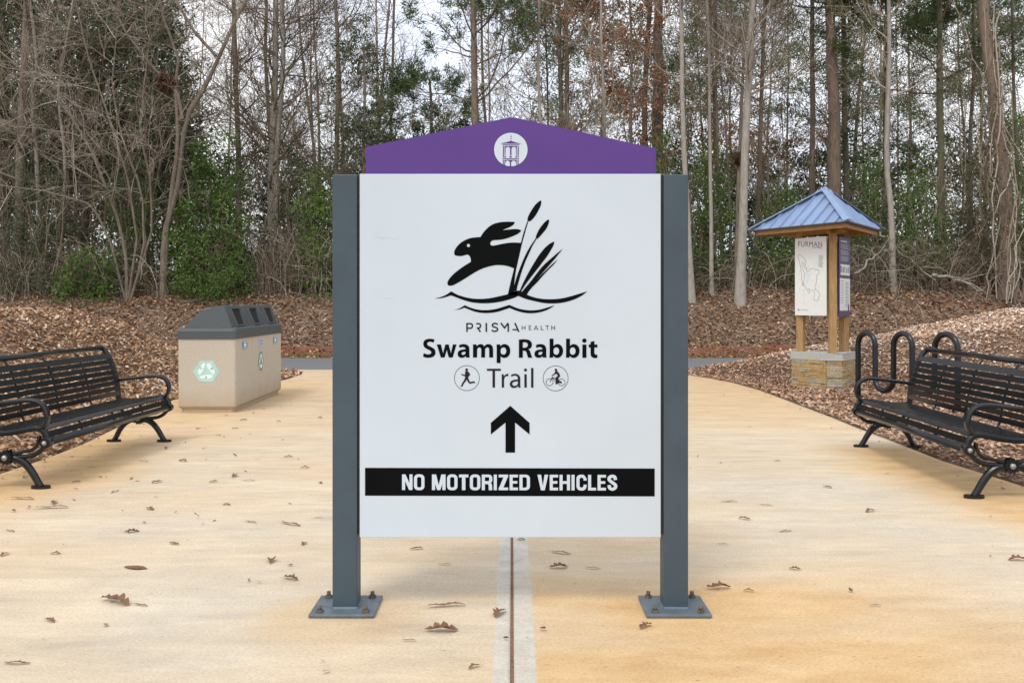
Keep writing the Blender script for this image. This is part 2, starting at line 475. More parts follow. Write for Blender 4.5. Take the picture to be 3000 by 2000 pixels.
def slab(side, y0, y1):
    ys = np.arange(y0, y1 + 1e-6, (y1 - y0) / max(2, round((y1 - y0) / .09)))
    nx = 64
    t = np.linspace(0, 1, nx) ** 1.0
    g = .0065
    rows = []
    for y in ys:
        if side < 0: rows.append(-g + (XL(y) + g) * t)
        else: rows.append(g + (XR(y) - g) * t)
    X = np.array(rows); 
    # denser columns near the joint for the cement bands
    Y = np.repeat(ys[:, None], nx, 1)
    extra = np.array([0, .012, .055, .062, .07, .08, .085])
    E = np.repeat((side * (g + extra))[None, :], len(ys), 0)
    keep = np.abs(X[0]) > .1
    Xf = np.concatenate([E, X[:, np.abs(X).min(0) > .1]], 1)
    nx = Xf.shape[1]; Y = np.repeat(ys[:, None], nx, 1)
    Z = (fbm(Xf * .5, Y * .5) - .5) * .008
    Z[:, 0] -= .003
    # rounded rim down at the outer edge
    Xr = Xf[:, -1:] + side * .006; Zr = Z[:, -1:] - .05
    Xi = Xf[:, :1]; Zi = Z[:, :1] - .03
    XA = np.concatenate([Xi, Xf, Xr], 1); ZA = np.concatenate([Zi, Z, Zr], 1); YA = np.repeat(ys[:, None], nx + 2, 1)
    ny = len(ys); nX = nx + 2
    V = np.stack([XA.ravel(), YA.ravel(), ZA.ravel()], 1)
    # end skirts
    i = np.arange(nX * ny).reshape(ny, nX)
    F = np.stack([i[:-1, :-1].ravel(), i[:-1, 1:].ravel(), i[1:, 1:].ravel(), i[1:, :-1].ravel()], 1)
    if side < 0: F = F[:, ::-1]
    st = stain_fn(V[:, 0], V[:, 1])
    ax = np.abs(V[:, 0])
    wob = .010 * (fbm(V[:, 1] * 3, V[:, 0] * 0 + side) - .5)
    bw = .066 if side < 0 else .084
    gr = np.where(ax < bw + wob, .66, 0.) * (.5 + .7 * fbm(V[:, 1] * 1.3 + 5, V[:, 0] * 8))
    st = np.where(ax < bw + wob, st * (.25 if side < 0 else .55), st)
    gr = gr + .28 * sstep(.52, .8, fbm(V[:, 0] * .9 + 60, V[:, 1] * .9)) * sstep(.55, .1, st)
    me = np_mesh('slab', V, [F], {'stain': st, 'grey': np.clip(gr, 0, 1)}, smooth=False)
    return link('slab', me, M['concrete'], pave)
ROWS = [(-10, 2.2), (2.2, 7.1), (7.104, 12.16), (12.168, 18.9)]
for a, b in [(-10, 7.1), (7.1, 12.192), (12.2, 18.9)]:
    for s in (-1, 1):
        slab(s, a, b)
mb = MB()
ysf = np.arange(-10, 18.9, .06)
rr = random.Random(3)
vs = []; fs = []
for i, y in enumerate(ysf):
    z = -.007 + rr.uniform(-.003, .003)
    vs += [(-.0062, y, z), (rr.uniform(-.002, .002), y, z + rr.uniform(0, .003)), (.0062, y, z)]
    if i:
        a = (i - 1) * 3
        fs += [(a, a + 1, a + 4, a + 3), (a + 1, a + 2, a + 5, a + 4)]
mb.add(vs, fs)
mb.build('joint_filler', M['filler'], pave)

# ------------------------------------------------------------------ flat graphics on the sign
def poly_mesh(polys, d, push=0.0):
    """polys: list of (outer, [holes]) in photo pixels; returns verts, faces on plane y=d"""
    vs = []; fs = []
    for k, (outer, holes) in enumerate(polys):
        loops = [outer] + list(holes)
        tr = tessellate_polygon([[Vector((p[0], p[1], 0)) for p in lp] for lp in loops])
        allp = [p for lp in loops for p in lp]
        n = len(vs)
        dd = d - push - .00008 * (k % 7)
        vs += [P(p[0], p[1], d)[:1] + (dd,) + P(p[0], p[1], d)[2:] for p in allp]
        for t in tr:
            a, b, c = (Vector(vs[i + n]) for i in t)
            nn = (b - a).cross(c - a)
            t = tuple(i + n for i in t)
            fs.append(t if nn.y < 0 else t[::-1])
    return vs, fs

def graphic(name, polys, d, m, parent, push=.0012):
    mb = MB(); v, f = poly_mesh(polys, d, push); mb.add(v, f)
    return mb.build(name, m, parent)

def circle(cx, cy, r, n=40):
    return [(cx + r * math.cos(2 * math.pi * k / n), cy + r * math.sin(2 * math.pi * k / n)) for k in range(n)]

def stroke(pts, w, w1=None):
    """ribbon polygon round an open polyline"""
    n = len(pts); L = []; R = []
    for i in range(n):
        a = pts[max(i - 1, 0)]; b = pts[min(i + 1, n - 1)]
        dx, dy = b[0] - a[0], b[1] - a[1]; q = math.hypot(dx, dy) or 1
        k = 1.0
        if 0 < i < n - 1:
            ax, ay = pts[i][0] - a[0], pts[i][1] - a[1]; qa = math.hypot(ax, ay) or 1
            k = 1 / max(.55, (ax * dx + ay * dy) / (qa * q))
        ww = w if w1 is None else w + (w1 - w) * i / (n - 1)
        ox, oy = -dy / q * ww / 2 * k, dx / q * ww / 2 * k
        L.append((pts[i][0] + ox, pts[i][1] + oy)); R.append((pts[i][0] - ox, pts[i][1] - oy))
    return L + R[::-1]

def text_polys(s, box, bold=0.0, shear=0.0, spacing=1.0):
    """text fitted into photo-pixel box (x0,y0,x1,y1) -> list of triangles as polys"""
    cu = bpy.data.curves.new('t', 'FONT'); cu.body = s; cu.size = 1; cu.offset = bold; cu.shear = shear
    cu.space_character = spacing; cu.resolution_u = 6
    o = bpy.data.objects.new('t', cu); COL.objects.link(o)
    dg = bpy.context.evaluated_depsgraph_get()
    me = bpy.data.meshes.new_from_object(o.evaluated_get(dg))
    me.calc_loop_triangles()
    co = [v.co.copy() for v in me.vertices]
    tris = [tuple(t.vertices) for t in me.loop_triangles]
    x0 = min(c.x for c in co); x1 = max(c.x for c in co); y0 = min(c.y for c in co); y1 = max(c.y for c in co)
    def mp(c):
        return (box[0] + (c.x - x0) / (x1 - x0) * (box[2] - box[0]), box[3] - (c.y - y0) / (y1 - y0) * (box[3] - box[1]))
    bpy.data.objects.remove(o); bpy.data.curves.remove(cu); bpy.data.meshes.remove(me)
    return [mp(c) for c in co], tris

def text(name, s, box, d, m, parent, bold=0., shear=0., spacing=1., push=.0012):
    pts, tris = text_polys(s, box, bold, shear, spacing)
    mb = MB()
    vs = [(P(p[0], p[1], d)[0], d - push, P(p[0], p[1], d)[2]) for p in pts]
    fs = []
    for t in tris:
        a, b, c = (Vector(vs[i]) for i in t)
        fs.append(t if (b - a).cross(c - a).y < 0 else t[::-1])
    mb.add(vs, fs)
    return mb.build(name, m, parent)

# ------------------------------------------------------------------ trail sign
D = 4.04
sign = thing('trail_sign', 'large white trail sign with purple gabled header and rabbit emblem between two slate posts', 'sign', (0, 0, 0))
def px_box(mb, x0, x1, y0, y1, d, depth):
    a = P(x0, y1, d); b = P(x1, y0, d)
    mb.box(a[0], b[0], d, d + depth, a[2], b[2])
# panel
DP = 4.046
mb = MB(); px_box(mb, 1053.5, 1936, 509.5, 1573.5, DP, .058)
panel = bevel(mb.build('sign_panel', M['panel'], sign), .0015, 1)
# posts
for (x0, x1, nm) in ((973.5, 1046, 'l'), (1944.5, 2016.5, 'r')):
    mb = MB(); a = P(x0, 0, D)[0]; b = P(x1, 0, D)[0]; zt = P(0, 511, D)[2]
    mb.box(a, b, D, D + .1016, .0135, zt)
    post = bevel(mb.build('post', M['slate'], sign), .004, 2)
    cx = (a + b) / 2
    yaw = 0
    mb = MB(); mb.box(cx - .131, cx + .131, D - .082, D + .184, .001, .0135)
    bevel(mb.build('base_plate', M['plate'], post), .002, 1)
    mb = MB()
    w = .007
    mb.prism([(a - w, .0135), (a + .0005, .0135), (a + .0005, .0135 + w)], 'y', D - w, D + .1016 + w)
    mb.prism([(b - .0005, .0135), (b + w, .0135), (b - .0005, .0135 + w)], 'y', D - w, D + .1016 + w)
    mb.prism([(D - w, .0135), (D + .0005, .0135), (D + .0005, .0135 + w)], 'x', a, b)
    mb.build('weld_bead', M['plate'], post)
    for sx in (-1, 1):
        for (yy) in (D - .048, D + .150):
            mb = MB()
            bx = cx + sx * .092
            mb.prism([(bx + .016 * math.cos(k * math.pi / 3 + .3), yy + .016 * math.sin(k * math.pi / 3 + .3)) for k in range(6)], 'z', .0136, .024)
            mb.tube([(bx, yy, .023), (bx, yy, .040)], .0085, 10)
            mb.build('anchor_bolt', M['rust'] if (nm == 'l') != (sx * (yy - D) > 0 and sx > 0) else M['rust'], post)
# seams
for (x0, x1) in ((1046.4, 1053.2), (1936.4, 1944.2)):
    mb = MB(); a = P(x0, 0, D)[0]; b = P(x1, 0, D)[0]
    mb.box(a, b, D + .012, D + .095, P(0, 1566, D)[2], P(0, 514, D)[2])
    mb.build('black_channel', M['seam'], sign)
# header
DH = 4.058
hp = [(1071, 512), (1071, 431), (1487, 345.5), (1496, 344), (1505, 344.2), (1514, 346), (1922, 435), (1922, 512)]
mb = MB(); mb.prism([(P(x, y, DH)[0], P(x, y, DH)[2]) for x, y in hp], 'y', DH, DH + .035)
# sits on the panel top
head = mb.build('header_panel', M['purple'], sign)
eo = lambda x, y: (1400 + x / 11.76, 370 + y / 11.76)
graphic('round_emblem', [(circle(1496.5, 438.5, 49, 56), [])], DH, M['panel'], head, .0008)
def E(pts): return [eo(*p) for p in pts]
def arch(x0, x1, yb, yt, n=10):
    r = (x1 - x0) / 2; cx = (x0 + x1) / 2; cy = yt + r
    return [(x0, yb), (x0, cy)] + [(cx - r * math.cos(math.pi * k / n), cy - r * math.sin(math.pi * k / n)) for k in range(1, n)] + [(x1, cy), (x1, yb)]
tw = [(E([(1143, 285), (1160, 388), (1126, 388)]), []),
      ([eo(1141 + 20 * math.cos(k * .6283), 437 + 20 * math.sin(k * .6283)) for k in range(10)], []),
      (E([(1138, 488), (1165, 512), (1300, 560), (1530, 617), (1400, 607), (900, 600), (760, 600), (1000, 550), (1112, 512)]), []),
      (E([(845, 630), (1430, 638), (1430, 660), (845, 652)]), []),
      (E([(868, 678), (900, 678), (893, 1078), (862, 1078)]), []),
      (E([(1378, 685), (1408, 685), (1400, 1085), (1370, 1085)]), []),
      (E([(925, 685), (1342, 685), (1342, 1010), (1320, 1010)] + arch(1157, 1320, 1010, 705)[::-1][1:] + [(1157, 1000), (1110, 1000)] + arch(948, 1113, 1000, 705)[::-1][1:] + [(944, 1000), (922, 1000)]), []),
      (E([(918, 1028), (965, 1028), (965, 1080), (918, 1080)]), []),
      (E([(1092, 1030), (1165, 1030), (1165, 1083), (1092, 1083)]), []),
      (E([(1293, 1035), (1340, 1035), (1340, 1088), (1293, 1088)]), []),
      (E([(838, 1105), (1422, 1115), (1422, 1138), (838, 1128)]), []),
      (E([(862, 1155), (892, 1155), (892, 1340), (862, 1320)]), []),
      (E([(1368, 1165), (1400, 1165), (1400, 1320), (1368, 1340)]), []),
      (E([(920, 1160), (1338, 1165), (1338, 1370), (1318, 1370)] + arch(1145, 1318, 1370, 1180)[::-1][1:] + [(1140, 1390), (1100, 1390)] + arch(938, 1105, 1370, 1180)[::-1][1:] + [(935, 1370), (912, 1360)]), [])]
graphic('tower_mark', tw, DH, M['purple'], head, .0018)

# rabbit emblem
ro = lambda p: (1260 + p[0] / 4.238, 560 + p[1] / 4.238)
def RB(pts, corners=(), n=4): return [ro(p) for p in catmull(pts, corners, n)]
body = [(300, 775), (302, 745), (325, 700), (370, 650), (430, 610), (500, 583), (560, 574), (625, 570), (650, 530), (690, 480), (740, 435), (800, 403), (870, 386), (940, 380), (1000, 380), (1053, 382),
        (1040, 410), (1010, 435), (970, 455), (930, 470), (898, 487), (940, 480), (1000, 474), (1060, 470), (1105, 475), (1133, 490), (1110, 515), (1070, 540), (1000, 570), (930, 592), (870, 603), (800, 608), (765, 618), (748, 645), (752, 665), (775, 676),
        (830, 668), (900, 653), (970, 642), (1040, 638), (1138, 642), (1120, 710), (1095, 810), (1075, 920), (1066, 968), (1043, 958), (980, 935), (920, 922), (850, 917), (790, 922), (720, 938), (640, 965), (560, 1005), (480, 1055), (400, 1105), (330, 1145), (280, 1168), (240, 1173), (218, 1158), (218, 1125), (240, 1085), (290, 1030), (350, 980), (420, 930), (480, 893), (506, 876), (505, 845), (493, 810), (467, 788), (430, 795), (390, 805), (340, 803), (310, 795)]
cb = [7, 15, 20, 25, 40, 44, 45, 65]
stem1 = [(1210, 368), (1220, 372), (1175, 530), (1142, 650), (1110, 790), (1083, 910), (1062, 1010), (1043, 1170), (1043, 1240), (1075, 1245), (1090, 1290), (965, 1285), (1000, 1130), (1030, 1010), (1045, 950), (1095, 800), (1128, 640), (1165, 500)]
head1 = [(1210, 368), (1212, 330), (1235, 280), (1270, 220), (1310, 165), (1350, 130), (1375, 118), (1381, 140), (1370, 190), (1345, 240), (1310, 300), (1270, 350), (1240, 373)]
head2 = [(1312, 590), (1315, 560), (1340, 500), (1370, 450), (1410, 400), (1450, 362), (1472, 353), (1478, 375), (1465, 420), (1440, 470), (1400, 520), (1365, 560), (1335, 588)]
stem2 = [(1310, 588), (1322, 594), (1270, 680), (1225, 780), (1180, 880), (1140, 990), (1110, 1090), (1085, 1180), (1072, 1245), (1041, 1235), (1044, 1172), (1070, 1080), (1105, 980), (1150, 870), (1190, 780), (1240, 690)]
leaf3 = [(1541, 625), (1535, 665), (1500, 730), (1450, 810), (1390, 890), (1320, 980), (1250, 1070), (1190, 1150), (1130, 1242), (1110, 1240), (1150, 1150), (1200, 1050), (1250, 960), (1310, 860), (1370, 770), (1430, 700), (1490, 650)]
leaf4 = [(1648, 715), (1600, 775), (1540, 850), (1470, 930), (1400, 1010), (1340, 1080), (1290, 1140), (1215, 1225), (1200, 1285), (1138, 1252), (1180, 1200), (1240, 1130), (1310, 1040), (1380, 950), (1450, 880), (1520, 820), (1590, 760)]
leaf5 = [(1585, 845), (1540, 905), (1470, 975), (1400, 1050), (1330, 1130), (1270, 1190), (1225, 1245), (1200, 1288), (1190, 1270), (1215, 1222), (1270, 1160), (1340, 1082), (1420, 1000), (1500, 922)]
wave1 = [(50, 1332), (110, 1320), (170, 1300), (220, 1272), (263, 1243), (330, 1280), (400, 1305), (480, 1325), (560, 1335), (650, 1336), (740, 1328), (840, 1308), (920, 1290), (965, 1278), (1040, 1250), (1070, 1240), (1100, 1233), (1135, 1245), (1200, 1283), (1270, 1310), (1350, 1330), (1450, 1340), (1560, 1338), (1660, 1325), (1760, 1300), (1860, 1270), (1950, 1243), (1900, 1285), (1820, 1330), (1740, 1360), (1650, 1382), (1560, 1392), (1470, 1392), (1380, 1382), (1290, 1362), (1200, 1340), (1140, 1318), (1097, 1300), (1040, 1325), (960, 1350), (870, 1372), (780, 1385), (690, 1391), (600, 1388), (500, 1375), (400, 1345), (320, 1315), (257, 1292), (200, 1312), (130, 1328)]
wave2 = [(298, 1472), (350, 1460), (390, 1440), (431, 1415), (500, 1445), (570, 1465), (650, 1476), (730, 1474), (820, 1460), (900, 1437), (985, 1410), (1040, 1435), (1110, 1460), (1200, 1476), (1290, 1478), (1380, 1465), (1460, 1442), (1545, 1415), (1490, 1455), (1420, 1485), (1340, 1506), (1250, 1514), (1160, 1506), (1070, 1482), (985, 1448), (900, 1478), (820, 1500), (740, 1510), (650, 1510), (560, 1495), (490, 1470), (427, 1445), (370, 1465)]
graphic('rabbit_emblem', [(RB(body, cb), [[ro(p) for p in circle(476, 674, 20, 16)]]), (RB(stem1, (0, 1, 7, 8, 9, 10, 11), 3), []), (RB(head1, (0,)), []), (RB(head2, (0,)), []), (RB(stem2, (0, 1, 8, 9, 10), 3), []),
        (RB(leaf3, (0, 8, 9), 3), []), (RB(leaf4, (0, 7, 8, 9), 3), []), (RB(leaf5, (0, 7, 8, 9), 3), []), (RB(wave1, (0, 4, 26, 37, 47), 3), []), (RB(wave2, (0, 3, 10, 17, 24, 31), 3), [])], DP, M['black'], panel)
# lettering
so = lambda p: (1200 + p[0] / 3.92, 920 + p[1] / 3.92)
def ST(pts, w, cl=False, smooth=False):
    if smooth: pts = catmull(pts, (), 4, closed=False)
    return ([so(p) for p in stroke(pts, w)], [])
M['ink'] = mat('navy_ink', (.010, .010, .018), .6, .1, spec=.2)
pr = [ST([(659, 203), (659, 101)], 17), ST([(667, 109), (700, 109), (716, 116), (722, 134), (716, 153), (700, 161), (667, 161)], 16, smooth=True),
      ST([(764, 109), (795, 109), (810, 116), (815, 134), (808, 152), (790, 159), (772, 159)], 16, smooth=True), ST([(782, 158), (814, 203)], 17),
      ST([(881, 101), (881, 203)], 18),
      ST([(1012, 120), (995, 108), (970, 107), (953, 118), (952, 133), (965, 145), (990, 152), (1008, 164), (1010, 181), (992, 194), (965, 195), (943, 183)], 16, smooth=True),
      ST([(1047, 101), (1090, 156), (1133, 101)], 17), ST([(1133, 110), (1133, 203)], 17),
      ST([(1209, 101), (1254, 203)], 18), ST([(1181, 178), (1238, 178)], 14)]
graphic('brand_lettering', pr, DP, M['ink'], panel)
w = 6.5
he = []
for x in (1288, 1628):
    he += [ST([(x + 3, 131), (x + 3, 181)], w), ST([(x + 38, 131), (x + 38, 181)], w), ST([(x + 3, 155), (x + 38, 155)], w)]
he += [ST([(1372, 131), (1372, 181)], w), ST([(1372, 134), (1398, 134)], w), ST([(1372, 155), (1394, 155)], w), ST([(1372, 178), (1398, 178)], w),
       ST([(1430, 181), (1452, 131)], w), ST([(1452, 131), (1474, 181)], w), ST([(1438, 166), (1467, 166)], 5),
       ST([(1510, 131), (1510, 181)], w), ST([(1510, 178), (1540, 178)], w), ST([(1562, 134), (1600, 134)], w), ST([(1581, 131), (1581, 181)], w)]
graphic('small_lettering', he, DP, M['ink'], panel)
SW = 47
def arc(cx, cy, rx, ry, a0, a1, n=14):
    return [(cx + rx * math.cos(math.radians(a0 + (a1 - a0) * k / n)), cy + ry * math.sin(math.radians(a0 + (a1 - a0) * k / n))) for k in range(n + 1)]
def glyph_bowl(x0, x1, y0, y1, wx, wy):
    """o-shaped bowl as outer/hole"""
    cx, cy = (x0 + x1) / 2, (y0 + y1) / 2
    def sup(rx, ry, n=32):
        out = []
        for k in range(n):
            a = 2 * math.pi * k / n; c, s = math.cos(a), math.sin(a)
            out.append((cx + rx * math.copysign(abs(c) ** .88, c), cy + ry * math.copysign(abs(s) ** .88, s)))
        return out
    return ([so(p) for p in sup((x1 - x0) / 2, (y1 - y0) / 2)], [[so(p) for p in sup((x1 - x0) / 2 - wx, (y1 - y0) / 2 - wy)]])
def rect(x0, y0, x1, y1): return ([so(p) for p in ((x0, y0), (x1, y0), (x1, y1), (x0, y1))], [])
def poly(*pts): return ([so(p) for p in pts], [])
sw = []
# S
sw += [poly(*catmull([(287, 292), (275, 327), (250, 318), (225, 318), (205, 328), (203, 343), (212, 358), (235, 370), (265, 385), (288, 405), (298, 435), (292, 465), (270, 488), (235, 499), (195, 499), (165, 491), (154, 484),
       (164, 446), (185, 456), (212, 461), (235, 458), (248, 445), (247, 430), (235, 417), (210, 404), (180, 388), (162, 365), (157, 338), (166, 308), (190, 290), (225, 282), (262, 284)], (0, 1, 16, 17), 4))]
# w
sw += [poly((312, 347), (360, 347), (378, 420), (384, 448), (391, 420), (411, 347), (448, 347), (468, 420), (474, 449), (480, 420), (498, 347), (539, 347), (495, 497), (450, 497), (434, 443), (426, 408), (418, 443), (402, 497), (358, 497))]
def a_glyph(ox, oy=0):
    o = catmull([(566, 356), (595, 346), (628, 343), (660, 352), (680, 372), (687, 402), (687, 455), (690, 497), (648, 497), (645, 480), (630, 493), (603, 500), (575, 495), (556, 477), (552, 455), (560, 428), (585, 411), (615, 405), (641, 403), (639, 388), (622, 378), (598, 378), (574, 386)],
                (0, 7, 8, 9, 18, 22), 4)
    h = catmull([(642, 430), (618, 432), (600, 440), (596, 452), (602, 464), (618, 467), (634, 460), (642, 448)], (0,), 3)
    return ([so((p[0] + ox, p[1] + oy)) for p in o], [[so((p[0] + ox, p[1] + oy)) for p in h]])
sw += [a_glyph(0)]
# m
mo = [(728, 347), (768, 347), (770, 368), (790, 350), (815, 343), (842, 350), (857, 370), (875, 351), (905, 343), (935, 351), (953, 372), (959, 405), (959, 497), (914, 497), (914, 410), (908, 388), (893, 380), (877, 387), (868, 402), (866, 497), (822, 497), (822, 408), (816, 388), (802, 380), (786, 387), (776, 402), (774, 497), (728, 497)]
sw += [poly(*catmull(mo, (0, 1, 2, 6, 11, 12, 13, 18, 19, 20, 25, 26, 27), 3))]
def p_glyph(kind, ox):
    if kind == 'p':
        o = catmull([(1000, 347), (1040, 347), (1043, 368), (1062, 350), (1090, 343), (1122, 352), (1147, 378), (1156, 418), (1148, 462), (1122, 492), (1090, 501), (1062, 496), (1045, 480), (1045, 560), (1000, 560)], (0, 1, 2, 12, 13, 14), 4)
        h = catmull([(1046, 412), (1052, 392), (1075, 380), (1098, 388), (1110, 418), (1102, 452), (1078, 464), (1055, 455), (1046, 436)], (), 3)
    else:
        o = catmull([(1608, 281), (1653, 281), (1653, 366), (1672, 349), (1700, 343), (1732, 354), (1755, 382), (1763, 420), (1754, 462), (1728, 492), (1695, 502), (1668, 495), (1649, 478), (1646, 499), (1606, 499), (1608, 440)], (0, 1, 2, 12, 13, 14, 15), 4)
        h = catmull([(1653, 412), (1660, 392), (1682, 380), (1706, 389), (1717, 420), (1709, 452), (1685, 466), (1662, 456), (1653, 436)], (), 3)
    return ([so((p[0] + ox, p[1])) for p in o], [[so((p[0] + ox, p[1])) for p in h]])
sw += [p_glyph('p', 0)]
# R
o = catmull([(1255, 293), (1285, 289), (1320, 288), (1362, 294), (1390, 310), (1404, 338), (1402, 368), (1388, 390), (1362, 403), (1380, 418), (1390, 445), (1400, 478), (1410, 499), (1362, 499), (1352, 475), (1342, 438), (1330, 422), (1310, 418), (1300, 418), (1300, 499), (1255, 499)], (0, 8, 12, 13, 18, 19, 20), 4)
h = catmull([(1300, 324), (1318, 321), (1340, 325), (1356, 340), (1357, 360), (1345, 378), (1322, 385), (1300, 385)], (0, 7), 3)
sw += [([so(p) for p in o], [[so(p) for p in h]])]
sw += [a_glyph(882, 0), p_glyph('b', 0), p_glyph('b', 189)]
sw += [([so(p) for p in circle(2007, 303, 25, 20)], []), rect(1984, 348, 2031, 500)]
sw += [poly(*catmull([(2078, 318), (2122, 308), (2122, 348), (2157, 348), (2157, 381), (2122, 381), (2122, 435), (2127, 457), (2140, 465), (2156, 463), (2156, 499), (2138, 503), (2115, 502), (2092, 490), (2080, 468), (2078, 435), (2078, 381), (2057, 381), (2057, 348), (2078, 348)], (0, 1, 2, 3, 4, 5, 9, 10, 16, 17, 18, 19), 3))]
graphic('large_lettering', sw, DP, M['black'], panel)
# Trail
tr = [rect(888, 626, 1048, 650), rect(952, 640, 981, 842),
      poly(*catmull([(1058, 688), (1080, 688), (1083, 715), (1098, 695), (1120, 684), (1134, 685), (1134, 710), (1112, 711), (1095, 722), (1086, 745), (1085, 775), (1085, 842), (1058, 842)], (0, 1, 2, 5, 6, 10, 11, 12), 3)),
      rect(1318, 688, 1345, 842), ([so(p) for p in circle(1331, 640, 17, 18)], []), rect(1395, 617, 1422, 842)]
o = catmull([(1164, 697), (1190, 686), (1222, 684), (1252, 697), (1268, 722), (1271, 755), (1271, 805), (1274, 842), (1249, 842), (1246, 820), (1230, 838), (1200, 846), (1172, 840), (1154, 820), (1151, 797), (1163, 770), (1190, 755), (1220, 750), (1244, 750), (1240, 722), (1222, 706), (1195, 706), (1170, 717)], (0, 7, 8, 9, 18, 22), 4)
h = catmull([(1245, 771), (1222, 771), (1195, 777), (1180, 792), (1183, 812), (1203, 823), (1228, 815), (1242, 798)], (0,), 3)
tr += [([so(p) for p in o], [[so(p) for p in h]])]
graphic('light_lettering', tr, DP, M['ink'], panel)
def ring(cx, cy, r, w, n=48): return ([so(p) for p in circle(cx, cy, r, n)], [[so(p) for p in circle(cx, cy, r - w, n)]])
run = [ring(658, 733, 146, 5), ([so(p) for p in circle(655, 637, 16, 14)], []), poly((640, 655), (668, 655), (690, 678), (696, 698), (678, 714), (672, 730), (680, 750), (694, 777), (738, 770), (745, 768), (757, 798), (743, 787), (690, 798), (674, 783), (656, 752), (640, 775), (622, 798), (605, 833), (598, 831), (580, 822), (595, 818), (601, 795), (624, 760), (640, 720), (634, 712), (598, 697), (592, 688), (600, 686), (636, 696), (637, 672))]
graphic('runner_icon', run, DP, M['ink'], panel)
cyc = [ring(1677, 736, 146, 5), ([so(p) for p in circle(1680, 639, 14, 14)], []), poly((1668, 628), (1682, 624), (1700, 646), (1692, 650)),
       poly((1675, 652), (1697, 655), (1722, 682), (1730, 714), (1708, 732), (1715, 762), (1738, 770), (1748, 778), (1746, 804), (1738, 790), (1706, 790), (1700, 800), (1672, 803), (1680, 775), (1676, 752), (1648, 727), (1652, 722), (1672, 735), (1684, 720), (1702, 708), (1688, 682), (1664, 694), (1636, 712), (1630, 704), (1660, 682)),
       ring(1607, 780, 42, 5, 30), ring(1745, 781, 42, 5, 30), ST([(1640, 726), (1610, 778)], 6), ST([(1625, 738), (1640, 722), (1652, 742)], 5), ST([(1640, 735), (1690, 790)], 6)]
graphic('cyclist_icon', cyc, DP, M['ink'], panel)
M['scuff'] = mat('scuffed_panel', (.565, .63, .68), .6, .03, 9)
graphic('scuff_mark', [(stroke([(1100, 690), (1118, 697), (1140, 695)], 3.5, 1), []), (stroke([(1146, 692), (1160, 700)], 3), [])], DP, M['scuff'], panel)
graphic('scuff_mark', [(stroke([(1126, 872), (1140, 868), (1150, 876)], 4, 2), [])], DP, M['scuff'], panel)
graphic('arrow', [([(1495, 1188), (1551.5, 1238), (1551.5, 1272), (1509, 1237), (1509, 1325), (1481, 1325), (1481, 1237), (1438, 1272), (1438, 1238)], [])], DP, M['black'], panel)
band = graphic('black_band', [([(1069.5, 1369.5), (1918, 1371.5), (1918, 1453), (1069.5, 1451)], [])], DP, M['black'], panel)
